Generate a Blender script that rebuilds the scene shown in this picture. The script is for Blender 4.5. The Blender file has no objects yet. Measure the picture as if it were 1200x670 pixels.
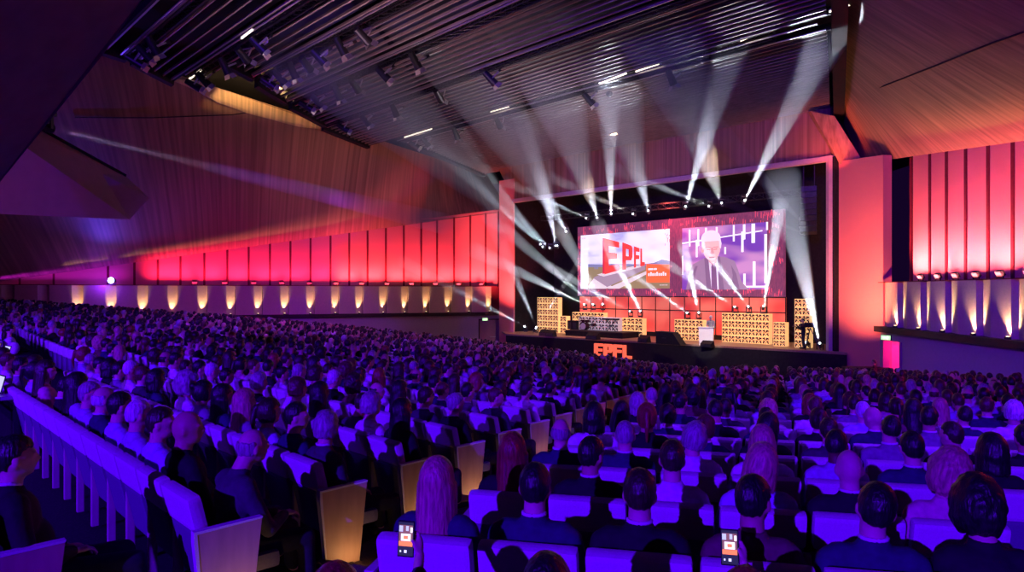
import bpy, bmesh, math, random
import numpy as np
from mathutils import Vector, Matrix, Euler

# ------------------------------------------------------------------ camera, world, exposure
SC = bpy.context.scene
COL = SC.collection
random.seed(7)
RNG = random.Random(11)
F = 800.0                     # focal length in px of the 1200 px wide frame
HZ = 342.0                    # horizon row
cam_d = bpy.data.cameras.new('camera')
cam = bpy.data.objects.new('camera', cam_d)
COL.objects.link(cam)
cam_d.sensor_width = 36.0
cam_d.lens = 36.0 * F / 1200.0
cam_d.shift_y = (HZ - 335.0) / 1200.0
cam_d.clip_start = 0.05
cam_d.clip_end = 300
cam.location = (0, 0, 0)
cam.rotation_euler = (math.pi / 2, 0, 0)
SC.camera = cam
SC.view_settings.view_transform = 'Standard'
SC.view_settings.look = 'None'
SC.view_settings.gamma = 1.0
SC.view_settings.use_curve_mapping = False
SC.view_settings.exposure = 0.0
SC.cycles.use_denoising = True
SC.cycles.denoiser = 'OPENIMAGEDENOISE'
SC.cycles.max_bounces = 4
SC.cycles.diffuse_bounces = 2
SC.cycles.glossy_bounces = 2
SC.cycles.transmission_bounces = 2
SC.cycles.volume_bounces = 0
SC.cycles.transparent_max_bounces = 8
SC.cycles.sample_clamp_indirect = 3.0
SC.cycles.sample_clamp_direct = 0
SC.cycles.use_light_tree = True
world = bpy.data.worlds.new('world')
SC.world = world
world.use_nodes = True
bg = world.node_tree.nodes['Background']
bg.inputs[0].default_value = (0.20, 0.035, 0.55, 1)
bg.inputs[1].default_value = 0.03


def lamp(kind, name, loc, power, color, aim=None, size=0.1, angle=None, blend=0.3, sy=None, spread=None, parent=None):
    d = bpy.data.lights.new(name, kind)
    d.energy = power
    d.color = color
    if kind == 'AREA':
        d.size = size
        if sy:
            d.shape = 'RECTANGLE'; d.size_y = sy
        if spread:
            d.spread = math.radians(spread)
    else:
        d.shadow_soft_size = size
    if kind == 'SPOT':
        d.spot_size = math.radians(angle or 60)
        d.spot_blend = blend
    o = bpy.data.objects.new(name, d)
    COL.objects.link(o)
    o.location = loc
    if aim is not None:
        v = Vector(aim) - Vector(loc)
        o.rotation_euler = v.to_track_quat('-Z', 'Y').to_euler()
    if parent:
        o.parent = parent
        o.matrix_parent_inverse = Matrix.Identity(4)
    return o


lamp('SPOT', 'parapet_fill', (-6, 28, 3.5), 6000, (0.50, 0.03, 0.85), aim=(-20, 51.5, -0.8), size=0.4, angle=58, blend=1.0)  # unseen violet fill, added to tint the left parapet
# frames of the hall: block C faces the stage squarely, block R is turned towards it
CF = Vector((0.72, 0.694, 0)).normalized(); CU = Vector((-0.694, 0.72, 0)).normalized()
RF = Vector((0.218, 0.976, 0)).normalized(); RU = Vector((0.976, -0.218, 0)).normalized()
def PX(px, py, Y):
    return Vector(((px - 600) / F * Y, Y, (HZ - py) / F * Y))
def CP(t, s, z=0.0):
    v = CF * t + CU * s
    return Vector((v.x, v.y, z))
def RP(t, s, z=0.0):
    v = RF * t + RU * s
    return Vector((v.x, v.y, z))
def online(px, A, D):
    """point where the vertical plane through A along D meets the image column px"""
    k = (px - 600) / F
    a = (k * A[1] - A[0]) / (D[0] - k * D[1])
    return Vector((A[0] + a * D[0], A[1] + a * D[1], 0))

# audience lamps of the hall, then unseen fills added for soffit and side box
WASH = (0.085, 0.0, 1.0)
VIOLET = (0.30, 0.03, 1.0)
lamp('SPOT', 'audience_wash', (-14, -22, 7.0), 62000, WASH, aim=(3, 10, -3.5), size=0.12, angle=70, blend=0.5)
lamp('SPOT', 'audience_wash', (-24, -4, 8.5), 15000, (0.12, 0.005, 1.0), aim=(-8, 24, -4), size=0.3, angle=70, blend=0.6)
lamp('SPOT', 'audience_wash', (9, 2, 10.2), 9000, (0.12, 0.005, 1.0), aim=(6, 18, -5), size=0.5, angle=75, blend=0.8)
lamp('SPOT', 'audience_wash', (-8, 22, 10.2), 7500, (0.22, 0.015, 0.95), aim=(-8, 33, -5), size=0.5, angle=80, blend=0.8)
lamp('SPOT', 'audience_wash', (8, 22, 10.2), 2500, (0.16, 0.01, 0.95), aim=(9, 29, -5), size=0.5, angle=80, blend=0.8)
lamp('SPOT', 'soffit_fill', (-15, 5, -0.5), 2600, (0.20, 0.02, 1.0), aim=(-11, 13, 6), size=0.5, angle=110, blend=1.0)  # unseen blue fill, added to colour the soffit
lamp('SPOT', 'side_fill', (-19, 13, 0.5), 1700, (0.85, 0.12, 0.62), aim=(-16.5, 25, 3.9), size=0.5, angle=36, blend=1.0)  # unseen magenta fill, added to brighten the side box

# ------------------------------------------------------------------ helpers
def mat(name, color, rough=0.7, metal=0.0, emis=None, estr=0.0, noise=0.0, scale=6.0, bump=0.0, stretch=(1, 1, 1), spec=0.3, coord='Object'):
    m = bpy.data.materials.new(name)
    m.use_nodes = True
    nt = m.node_tree; N = nt.nodes; L = nt.links
    b = N['Principled BSDF']
    b.inputs['Base Color'].default_value = (*color, 1)
    b.inputs['Roughness'].default_value = rough
    b.inputs['Metallic'].default_value = metal
    b.inputs['Specular IOR Level'].default_value = spec
    if emis:
        b.inputs['Emission Color'].default_value = (*emis, 1)
        b.inputs['Emission Strength'].default_value = estr
    if noise or bump:
        tc = N.new('ShaderNodeTexCoord'); mp = N.new('ShaderNodeMapping'); nz = N.new('ShaderNodeTexNoise')
        mp.inputs['Scale'].default_value = stretch
        nz.inputs['Scale'].default_value = scale
        nz.inputs['Detail'].default_value = 4
        L.new(tc.outputs[coord], mp.inputs[0]); L.new(mp.outputs[0], nz.inputs[0])
        if noise:
            rp = N.new('ShaderNodeValToRGB')
            rp.color_ramp.elements[0].position = 0.3; rp.color_ramp.elements[1].position = 0.7
            rp.color_ramp.elements[0].color = tuple(max(0, c * (1 - noise)) for c in color) + (1,)
            rp.color_ramp.elements[1].color = tuple(min(1, c * (1 + noise)) for c in color) + (1,)
            L.new(nz.outputs[0], rp.inputs[0]); L.new(rp.outputs[0], b.inputs['Base Color'])
        if bump:
            bp = N.new('ShaderNodeBump'); bp.inputs['Strength'].default_value = bump
            bp.inputs['Distance'].default_value = 0.02
            L.new(nz.outputs[0], bp.inputs['Height']); L.new(bp.outputs[0], b.inputs['Normal'])
    return m


class MB:
    """collects shapes, then becomes one mesh"""
    def __init__(self):
        self.v = []; self.f = []; self.m = []
    def add(self, vs, fs, mi=0):
        o = len(self.v)
        self.v += [tuple(p) for p in vs]
        self.f += [tuple(i + o for i in f) for f in fs]
        self.m += [mi] * len(fs)
        return self
    def box(self, c, size, R=None, mi=0):
        hx, hy, hz = size[0] / 2, size[1] / 2, size[2] / 2
        c = Vector(c)
        vs = [Vector((x, y, z)) for z in (-hz, hz) for y in (-hy, hy) for x in (-hx, hx)]
        if R is not None:
            vs = [R @ p for p in vs]
        vs = [p + c for p in vs]
        return self.add(vs, [(0, 2, 3, 1), (4, 5, 7, 6), (0, 1, 5, 4), (2, 6, 7, 3), (0, 4, 6, 2), (1, 3, 7, 5)], mi)
    def rbox(self, c, size, r=0.02, R=None, mi=0):
        """box with chamfered edges all round"""
        hx, hy, hz = [s / 2 for s in size]; c = Vector(c)
        r = min(r, hx * .9, hy * .9, hz * .9)
        bm = bmesh.new()
        bmesh.ops.create_cube(bm, size=1)
        for v in bm.verts:
            v.co = Vector((v.co.x * 2 * hx, v.co.y * 2 * hy, v.co.z * 2 * hz))
        bmesh.ops.bevel(bm, geom=bm.edges[:], offset=r, segments=2, affect='EDGES', profile=0.7)
        bm.verts.ensure_lookup_table()
        vs = [(R @ v.co if R is not None else v.co) + c for v in bm.verts]
        fs = [tuple(v.index for v in f.verts) for f in bm.faces]
        bm.free()
        return self.add(vs, fs, mi)
    def bar(self, a, b, w, h=None, mi=0):
        a, b = Vector(a), Vector(b); h = h or w
        d = b - a
        if d.length < 1e-6: return self
        R = d.to_track_quat('Y', 'Z').to_matrix()
        return self.box((a + b) / 2, (w, d.length, h), R, mi)
    def tube(self, a, b, r0, r1=None, n=10, mi=0, caps=True):
        a, b = Vector(a), Vector(b); r1 = r0 if r1 is None else r1
        R = (b - a).to_track_quat('Z', 'Y').to_matrix()
        vs = []
        for p, r in ((a, r0), (b, r1)):
            for i in range(n):
                t = 2 * math.pi * i / n
                vs.append(p + R @ Vector((math.cos(t) * r, math.sin(t) * r, 0)))
        fs = [(i, (i + 1) % n, n + (i + 1) % n, n + i) for i in range(n)]
        if caps:
            fs += [tuple(range(n - 1, -1, -1)), tuple(range(n, 2 * n))]
        return self.add(vs, fs, mi)
    def ball(self, c, r, seg=12, rings=8, R=None, mi=0):
        if not hasattr(r, '__len__'): r = (r, r, r)
        c = Vector(c); vs = []; fs = []
        for j in range(1, rings):
            ph = math.pi * j / rings
            for i in range(seg):
                t = 2 * math.pi * i / seg
                p = Vector((math.sin(ph) * math.cos(t) * r[0], math.sin(ph) * math.sin(t) * r[1], math.cos(ph) * r[2]))
                vs.append((R @ p if R is not None else p) + c)
        top = len(vs); p = Vector((0, 0, r[2])); vs.append((R @ p if R is not None else p) + c)
        p = Vector((0, 0, -r[2])); vs.append((R @ p if R is not None else p) + c)
        for j in range(rings - 2):
            for i in range(seg):
                k = (i + 1) % seg
                fs.append((j * seg + i, (j + 1) * seg + i, (j + 1) * seg + k, j * seg + k))
        for i in range(seg):
            fs.append((top, i, (i + 1) % seg))
            q = (rings - 2) * seg
            fs.append((top + 1, q + (i + 1) % seg, q + i))
        return self.add(vs, fs, mi)
    def capsule(self, a, b, r0, r1=None, n=10):
        r1 = r0 if r1 is None else r1
        self.tube(a, b, r0, r1, n)
        self.ball(a, r0, n, 6); self.ball(b, r1, n, 6)
        return self
    def slab(self, pts, depth, mi=0):
        """polygon pts given thickness along the vector depth"""
        pts = [Vector(p) for p in pts]; depth = Vector(depth); n = len(pts)
        vs = pts + [p + depth for p in pts]
        fs = [tuple(range(n - 1, -1, -1)), tuple(range(n, 2 * n))]
        fs += [(i, (i + 1) % n, n + (i + 1) % n, n + i) for i in range(n)]
        return self.add(vs, fs, mi)
    def mesh(self, name, mats, smooth=False):
        me = bpy.data.meshes.new(name)
        me.from_pydata([tuple(p) for p in self.v], [], self.f)
        for m in (mats if isinstance(mats, (list, tuple)) else [mats]):
            me.materials.append(m)
        if any(self.m):
            me.polygons.foreach_set('material_index', self.m)
        if smooth:
            me.polygons.foreach_set('use_smooth', [True] * len(me.polygons))
        me.update()
        return me
    def build(self, name, mats, parent=None, smooth=False, fix=True):
        me = self.mesh(name, mats, smooth)
        if fix:
            bm = bmesh.new(); bm.from_mesh(me)
            bmesh.ops.recalc_face_normals(bm, faces=bm.faces[:])
            bm.to_mesh(me); bm.free()
        o = bpy.data.objects.new(name, me)
        COL.objects.link(o)
        if parent: o.parent = parent
        return o


def tag(o, label=None, cat=None, group=None, kind=None):
    if label: o['label'] = label
    if cat: o['category'] = cat
    if group: o['group'] = group
    if kind: o['kind'] = kind
    return o
def struct(o):
    o['kind'] = 'structure'; return o
def empty(name, loc=(0, 0, 0), rz=0.0, rot=None):
    o = bpy.data.objects.new(name, None); COL.objects.link(o)
    o.empty_display_size = 0.2
    o.location = loc
    o.rotation_euler = rot if rot is not None else (0, 0, rz)
    return o
def kids(o):
    return KIDS.get(o.name, [])
KIDS = {}
def rig(root):
    """remember the parts of a finished thing, for quick copies"""
    def walk(o):
        KIDS[o.name] = [c for c in COL.objects if c.parent == o]
        for c in KIDS[o.name]: walk(c)
    walk(root)
    return root
def dup(o, parent=None):
    c = o.copy(); COL.objects.link(c)
    if parent is not None: c.parent = parent
    KIDS[c.name] = []
    for ch in KIDS.get(o.name, []):
        KIDS[c.name].append(dup(ch, c))
    return c
ORD = ['', 'first', 'second', 'third', 'fourth', 'fifth', 'sixth', 'seventh', 'eighth', 'ninth', 'tenth', 'eleventh', 'twelfth', 'thirteenth',
       'fourteenth', 'fifteenth', 'sixteenth', 'seventeenth', 'eighteenth', 'nineteenth', 'twentieth']
def ordn(n):
    if n < len(ORD): return ORD[n]
    if n < 30: return 'twenty-' + ORD[n - 20]
    if n == 30: return 'thirtieth'
    if n < 40: return 'thirty-' + ORD[n - 30]
    if n == 40: return 'fortieth'
    if n < 50: return 'forty-' + ORD[n - 40]
    if n == 50: return 'fiftieth'
    return 'fifty-' + ORD[min(n - 50, 9)]

# ------------------------------------------------------------------ materials
def wood_mat(name, c, axis=(0, 0, 0), fine=1.0):
    """veneer whose grain runs up the surface; axis: horizontal direction across the grain"""
    m = mat(name, c, rough=0.55)
    nt = m.node_tree; N = nt.nodes; L = nt.links; b = N['Principled BSDF']
    tc = N.new('ShaderNodeTexCoord')
    if any(axis):
        d1 = N.new('ShaderNodeVectorMath'); d1.operation = 'DOT_PRODUCT'; d1.inputs[1].default_value = tuple(5.0 * fine * q for q in axis)
        d2 = N.new('ShaderNodeVectorMath'); d2.operation = 'DOT_PRODUCT'; d2.inputs[1].default_value = (-axis[1] * .2, axis[0] * .2, .2)
        L.new(tc.outputs['Object'], d1.inputs[0]); L.new(tc.outputs['Object'], d2.inputs[0])
        mp = N.new('ShaderNodeCombineXYZ'); L.new(d1.outputs['Value'], mp.inputs[0]); L.new(d2.outputs['Value'], mp.inputs[1])
    else:
        mp = N.new('ShaderNodeMapping'); mp.inputs['Scale'].default_value = (6, 6, 0.10); L.new(tc.outputs['Object'], mp.inputs[0])
    nz = N.new('ShaderNodeTexNoise'); nz.inputs['Scale'].default_value = 1.0; nz.inputs['Detail'].default_value = 3
    rp = N.new('ShaderNodeValToRGB')
    rp.color_ramp.elements[0].position = 0.34; rp.color_ramp.elements[1].position = 0.66
    rp.color_ramp.elements[0].color = tuple(x * 0.70 for x in c) + (1,)
    rp.color_ramp.elements[1].color = tuple(min(1, x * 1.25) for x in c) + (1,)
    L.new(mp.outputs[0], nz.inputs[0])
    L.new(nz.outputs[0], rp.inputs[0]); L.new(rp.outputs[0], b.inputs['Base Color'])
    return m
M = {}
M['wood'] = wood_mat('veneer_wood', (0.40, 0.235, 0.15))
M['wood_l'] = wood_mat('veneer_wood_left', (0.40, 0.235, 0.15), (0.928, 0.371, 0))
M['wood_r'] = wood_mat('veneer_wood_right', (0.40, 0.235, 0.15), (0.25, 0.97, 0))
M['prism'] = mat('side_box_paint', (0.42, 0.26, 0.30), rough=0.7, noise=0.05, scale=3)
M['wood_dark'] = wood_mat('dark_veneer', (0.22, 0.12, 0.085))
M['black'] = mat('matt_black', (0.012, 0.011, 0.014), rough=0.8, noise=0.3)
M['soffit'] = mat('soffit_paint', (0.14, 0.11, 0.26), rough=0.8, noise=0.12, scale=2)
M['void'] = mat('ceiling_void', (0.010, 0.009, 0.013), rough=0.95, noise=0.3, scale=0.5)
M['slat'] = mat('ceiling_slat', (0.34, 0.26, 0.25), rough=0.5, noise=0.15, scale=1.5)
M['fabric_wall'] = mat('stretched_fabric', (0.84, 0.30, 0.28), rough=0.85, noise=0.03, scale=30)  # red of the wall lighting is put into this fabric colour
M['joint'] = mat('panel_joint', (0.20, 0.015, 0.03), rough=0.7, noise=0.1)
M['parapet'] = mat('parapet_board', (0.66, 0.46, 0.40), rough=0.65, noise=0.06, scale=9)
M['plaster'] = mat('lower_wall_plaster', (0.52, 0.44, 0.44), rough=0.85, noise=0.05, scale=8, bump=0.1)
M['ledge'] = mat('ledge_dark', (0.035, 0.02, 0.02), rough=0.6, noise=0.2)
M['floor'] = mat('hall_carpet', (0.035, 0.028, 0.04), rough=0.95, noise=0.4, scale=60, bump=0.2)
M['step'] = mat('aisle_step', (0.16, 0.12, 0.10), rough=0.85, noise=0.3, scale=50, bump=0.2)
M['stage_floor'] = mat('stage_boards', (0.30, 0.19, 0.14), rough=0.45, noise=0.15, scale=3, stretch=(1, 8, 1))
M['metal'] = mat('dark_metal', (0.05, 0.05, 0.055), rough=0.4, metal=0.6, noise=0.2)
M['alu'] = mat('aluminium', (0.62, 0.58, 0.56), rough=0.35, metal=0.7, noise=0.15, scale=20)
M['frame'] = mat('stage_frame_paint', (0.62, 0.50, 0.52), rough=0.5, noise=0.05)
M['seat_top'] = mat('seat_light_fabric', (0.72, 0.68, 0.70), rough=0.9, noise=0.06, scale=90, bump=0.15)
M['seat_low'] = mat('seat_grey_fabric', (0.17, 0.16, 0.24), rough=0.9, noise=0.08, scale=90, bump=0.15)
M['seat_side'] = mat('seat_side_board', (0.55, 0.46, 0.42), rough=0.5, noise=0.08, scale=12)
M['end_panel'] = mat('row_end_veneer', (0.50, 0.34, 0.24), rough=0.5, noise=0.10, scale=14, stretch=(1, 1, .2))
M['white_hot'] = mat('lamp_lens_glow', (1, 1, 1), emis=(0.85, 0.93, 1.0), estr=9)
M['yellow_glow'] = mat('niche_lamp_glow', (1, .8, .5), emis=(1.0, 0.72, 0.35), estr=5)
M['exit_green'] = mat('exit_sign_glow', (.4, .8, .4), emis=(0.55, 1.0, 0.45), estr=1.2)
M['exit_white'] = mat('exit_sign_figure', (.9, .9, .9), emis=(1, 1, 0.9), estr=1.5)

# ------------------------------------------------------------------ terrain of the seating
def seat_h(x, y):
    """depth of the seat tops under the camera height at a place of the hall"""
    tc = CF.x * x + CF.y * y; sc = CU.x * x + CU.y * y
    tr = RF.x * x + RF.y * y
    kc = (tc - 1.5) / 1.1; kr = (tr - 3.39) / 1.13
    hc = 1.25 + 0.083 * kc + 0.0012 * kc * abs(kc)
    hr = 1.28 + 0.083 * kr + 0.0006 * kr * abs(kr)
    # which side of the aisle (azimuth about 20.7 degrees through (-0.4, 5.2))
    side = (x + 0.4) * 0.935 - (y - 5.2) * 0.353
    w = min(1, max(0, side / 1.5 + 0.5))
    h = hc * (1 - w) + hr * w
    r = min(1, max(0, (sc - 14) / 28.0)); r = r * r * (3 - 2 * r)
    return h - 0.75 * r
SEAT_TOP = 0.86
def floor_z(x, y):
    return -(seat_h(x, y) + SEAT_TOP)

# ------------------------------------------------------------------ walls
WLA = Vector((-1.1, 59.5, 0)); WLD = Vector((-0.928, -0.371, 0)); WLN = Vector((0.371, -0.928, 0))
WRA = Vector((18.9, 35.0, 0)); WRD = Vector((-0.0636, -0.998, 0)); WRN = Vector((-0.998, 0.0636, 0))
def wl(a, off=0, z=0):
    p = WLA + WLD * a + WLN * off; return Vector((p.x, p.y, z))
def wr(a, off=0, z=0):
    p = WRA + WRD * a + WRN * off; return Vector((p.x, p.y, z))
def a_on(px, A, D, N, off):
    q = online(px, A + N * off, D); return (q - (A + N * off)).dot(D)
def top_l(a):       # height of the slanted veneer's lower edge along the left wall
    return 7.0 - 0.172 * a
def top_r(a):
    return 6.85 - 0.125 * a
def wallbox(mb, f, a0, a1, off0, off1, z0, z1, mi=0):
    """a wall stretch; z1 may be a function of a"""
    g = z1 if callable(z1) else (lambda a: z1)
    vs = []
    for a in (a0, a1):
        for o in (off0, off1):
            vs += [f(a, o, z0), f(a, o, g(a))]
    mb.add(vs, [(0, 1, 3, 2), (4, 6, 7, 5), (0, 4, 5, 1), (2, 3, 7, 6), (1, 5, 7, 3), (0, 2, 6, 4)], mi)

# fabric wall tinted with its red light, left: behind the parapet
mb = MB(); wallbox(mb, wl, -1.2, 44, -0.95, -1.15, 0.2, lambda a: top_l(a) + 0.25)
struct(mb.build('wall_left', M['fabric_wall']))
mb = MB()
edges_px = [126, 157, 184.5, 211, 239, 266, 291, 316, 340, 363.6, 387, 409, 430.5, 452, 473, 493.5, 512, 532, 551, 569, 584]
for px in edges_px:
    a = a_on(px, WLA, WLD, WLN, -0.95)
    wallbox(mb, wl, a - 0.075, a + 0.075, -0.95, -0.90, 0.35, lambda a: top_l(a) + 0.1)
for k in range(5):
    a = 33.2 + 2.0 * k
    wallbox(mb, wl, a - 0.06, a + 0.06, -0.95, -0.90, 0.35, lambda a: top_l(a) + 0.1)
struct(mb.build('trim_1', M['joint']))
# right
A_R0 = a_on(1070, WRA, WRD, WRN, -1.0)
mb = MB(); wallbox(mb, wr, A_R0, 34, -1.0, -1.2, 0.2, lambda a: top_r(a) + 0.3)
struct(mb.build('wall_right', M['fabric_wall']))
mb = MB()
for px in (1090, 1109.6, 1132.2, 1158.5, 1187.5, 1219):
    a = a_on(px, WRA, WRD, WRN, -1.0)
    wallbox(mb, wr, a - 0.085, a + 0.085, -1.0, -0.95, 0.35, lambda a: top_r(a) + 0.2)
struct(mb.build('trim_2', M['joint']))
# dark opening beside the red wall on the right
mb = MB(); wallbox(mb, wr, -1.6, A_R0, -2.6, -2.8, 0.2, lambda a: top_r(a) + 0.3)
wallbox(mb, wr, A_R0 - 0.03, A_R0, -1.0, -2.7, 0.2, 7.0)
struct(mb.build('wall_right_recess', M['black']))
mb = MB(); wallbox(mb, wr, A_R0 - 0.95, A_R0 - 0.80, -1.3, -1.4, 0.3, 6.8)
struct(mb.build('trim_3', M['joint']))

# folded parapets: every bay a broad and a narrow facet that meet at a lamp
def parapet(name, f, joints, nfrac, deep, z0, z1, n_lab):
    mb = MB()
    for (a0, a1) in zip(joints[:-1], joints[1:]):
        am = a0 + (a1 - a0) * nfrac
        P = [f(a0, -deep), f(am, 0), f(a1 - 0.03, -deep * 0.15), f(a1 - 0.03, -0.75), f(a0, -0.75)]
        mb.slab([Vector((p.x, p.y, z0)) for p in P], (0, 0, z1 - z0))
    return struct(mb.build(name, M['parapet']))
jl_px = [577, 553, 529, 503, 478, 453, 425, 397, 368, 338, 307, 275, 242, 207, 172, 135, 96, 56, 15, -30]
jl = [a_on(p, WLA, WLD, WLN, 0) for p in jl_px]
jr_px = [1030, 1051, 1078, 1106.6, 1143, 1184, 1226, 1275, 1335]
jr = [a_on(p, WRA, WRD, WRN, 0) for p in jr_px]
ZP0, ZP1 = -1.74, 0.47
parapet('wall_left_parapet', wl, jl, 0.32, 0.32, ZP0, ZP1, 0)
parapet('wall_right_parapet', wr, jr, 0.45, 0.30, ZP0, ZP1, 0)
mb = MB(); wallbox(mb, wl, jl[0] - 0.3, jl[-1], -0.95, 0.0, ZP1, ZP1 + 0.05); wallbox(mb, wl, -1.2, jl[0], -0.95, -0.5, ZP0, ZP1)
struct(mb.build('trim_4', M['joint']))
mb = MB(); wallbox(mb, wr, -0.3, jr[-1], -1.0, 0.0, ZP1, ZP1 + 0.04)
struct(mb.build('trim_5', M['joint']))
# dark ledges under the parapets, in front the pale lower walls
for nm, f, a1 in (('trim_6', wl, jl[-1]), ('trim_7', wr, jr[-1])):
    mb = MB(); wallbox(mb, f, -1.2 if f is wl else 0.0, a1, -0.9, 0.35, ZP0 - 0.28, ZP0)
    struct(mb.build(nm, M['ledge']))
aD0 = a_on(594, WLA, WLD, WLN, -0.1); aD1 = a_on(561, WLA, WLD, WLN, -0.1)
mb = MB(); wallbox(mb, wl, aD1, jl[-1], -0.3, -0.1, -6, ZP0 - 0.28)
wallbox(mb, wl, aD0, aD1, -0.3, -0.1, -2.35, ZP0 - 0.28)
struct(mb.build('wall_left_lower', M['plaster']))
aE0 = a_on(1033, WRA, WRD, WRN, -0.1); aE1 = a_on(1057, WRA, WRD, WRN, -0.1)
mb = MB(); wallbox(mb, wr, aE1, jr[-1], -0.3, -0.1, -6, ZP0 - 0.28)
wallbox(mb, wr, aE0 - 0.1, aE1, -0.3, -0.1, -2.45, ZP0 - 0.28)
struct(mb.build('wall_right_lower', M['plaster']))
# doors: left one shut, right one open onto a magenta lit lobby
M['door'] = mat('door_paint', (0.42, 0.20, 0.30), rough=0.5, noise=0.05)
mb = MB(); wallbox(mb, wl, aD0 + .05, aD1 - .05, -0.28, -0.22, -5.2, -2.4); d1 = struct(mb.build('door_1', M['door']))
mb = MB(); q = wl((aD0 + aD1) / 2, -0.17, -3.9); mb.rbox(q, (0.5, 0.1, 0.05), 0.02); mb.build('door_handle', M['alu'], d1)
mb = MB(); wallbox(mb, wl, aD0 - .02, aD0 + .06, -0.3, -0.05, -5.2, -2.33); wallbox(mb, wl, aD1 - .06, aD1 + .02, -0.3, -0.05, -5.2, -2.33); wallbox(mb, wl, aD0, aD1, -0.3, -0.05, -2.42, -2.33)
mb.build('door_frame', M['ledge'], d1)
mb = MB(); wallbox(mb, wr, aE0 - .6, aE1 + .1, -2.2, -2.3, -5.2, -2.3); wallbox(mb, wr, aE1, aE1 + .1, -2.2, -0.3, -5.2, -2.3); wallbox(mb, wr, aE0 - .6, aE0 - .5, -2.2, -0.3, -5.2, -2.3)
struct(mb.build('wall_lobby', M['plaster']))
mb = MB(); wallbox(mb, wr, aE0, aE0 + .35, -0.35, -0.02, -5.2, -2.45); wallbox(mb, wr, aE1 - .1, aE1, -0.32, -0.02, -5.2, -2.45)
struct(mb.build('door_2', M['door']))
def exit_sign(p, right, lab):
    r = empty('exit_sign', p); n = Vector((0, -1, 0))
    right = Vector(right).normalized(); R = Matrix((right, Vector((-right.y, right.x, 0)), Vector((0, 0, 1)))).transposed()
    MB().rbox((0, 0, 0), (0.52, 0.10, 0.26), 0.02, R).build('housing', M['ledge'], r)
    out = R @ Vector((0, -0.06, 0))
    MB().box(out, (0.48, 0.012, 0.22), R).build('lit_face', M['exit_green'], r)
    g = MB(); o2 = R @ Vector((0, -0.07, 0))
    for a, b in (((-.12, 0, .0), (.02, 0, .0)), ((-.12, 0, .0), (-.07, 0, .05)), ((-.12, 0, .0), (-.07, 0, -.05)), ((.10, 0, .02), (.12, 0, -.07)), ((.10, 0, .02), (.06, 0, -.07)), ((.06, 0, .03), (.15, 0, .0))):
        g.bar(R @ Vector(a) + o2, R @ Vector(b) + o2, 0.018)
    g.ball(R @ Vector((.10, 0, .065)) + o2, .02, 8, 6)
    g.build('pictogram', M['exit_white'], r)
    tag(r, lab, 'exit sign')
q = wl(a_on(568, WLA, WLD, WLN, 0), 0.02, -2.1); q.z = (HZ - 374) / F * q.y; exit_sign(q, -WLD, 'small lit exit sign above the closed door on the far left wall')
q = wr(a_on(1040, WRA, WRD, WRN, 0), 0.05, -2.1); q.z = (HZ - 395.5) / F * q.y; exit_sign(q, (0.5, -0.87, 0), 'small lit exit sign above the open doorway by the right wall')
lamp('POINT', 'lobby_light', wr((aE0 + aE1) / 2, -1.3, -2.8), 260, (1.0, 0.02, 0.22), size=0.3)

# niche uplights at the folds of the parapets
def uplight(p, f_out, lab, grp, power, ang=60):
    r = empty('uplight', p)
    MB().rbox((0, 0, 0.05), (0.16, 0.16, 0.10), 0.02).build('housing', M['metal'], r)
    MB().tube((0, 0, 0.10), (0, 0, 0.112), 0.055, n=12).build('lens', M['yellow_glow'], r)
    tag(r, lab, 'uplight', grp)
    q = Vector(p) + Vector((0, 0, 0.16))
    lamp('SPOT', 'uplight_lamp', q, power, (1.0, 0.62, 0.27), aim=q + Vector((0, 0, 2)) - Vector(f_out) * 0.55, size=0.03, angle=ang, blend=0.8)
for i, a in enumerate(jl[:-3]):
    p = wl(a + 0.30, 0.10, ZP0); uplight(p, WLN, 'warm niche uplight on left wall ledge, %s from the stage' % ordn(i + 1), 'niche uplights on the left ledge', 290, 48)
for i, a in enumerate(jr[1:-1]):
    p = wr(a - 0.05, 0.06, ZP0); uplight(p, WRN, 'warm niche uplight on right wall ledge, %s from the stage' % ordn(i + 1), 'niche uplights on the right ledge', 420, 84)

# red flood battens on the parapets
def flood(p, aimdir, lab, grp):
    r = empty('floodlight', p, math.atan2(-aimdir.x, aimdir.y))
    MB().rbox((0, 0, 0.20), (0.34, 0.16, 0.24), 0.03, Euler((0.5, 0, 0)).to_matrix()).build('housing', M['black'], r)
    y = MB(); y.bar((-.2, 0, 0), (.2, 0, 0), .05, .02); y.bar((-.19, 0, 0), (-.19, 0, .22), .02, .04); y.bar((.19, 0, 0), (.19, 0, .22), .02, .04)
    y.build('yoke', M['black'], r)
    tag(r, lab, 'floodlight', grp)
for i in range(12):
    a = 1.6 + 2.05 * i
    flood(wl(a, -0.22, ZP1 + 0.05), -WLN, 'small dark floodlight on the left parapet, %s from the stage' % ordn(i + 1), 'floodlights on the left parapet')
for i, px in enumerate((1079, 1099, 1120, 1144, 1172, 1206)):
    a = a_on(px, WRA, WRD, WRN, -0.25)
    flood(wr(a, -0.25, ZP1 + 0.04), -WRN, 'small dark floodlight on the right parapet, %s from the stage' % ordn(i + 1), 'floodlights on the right parapet')
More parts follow.
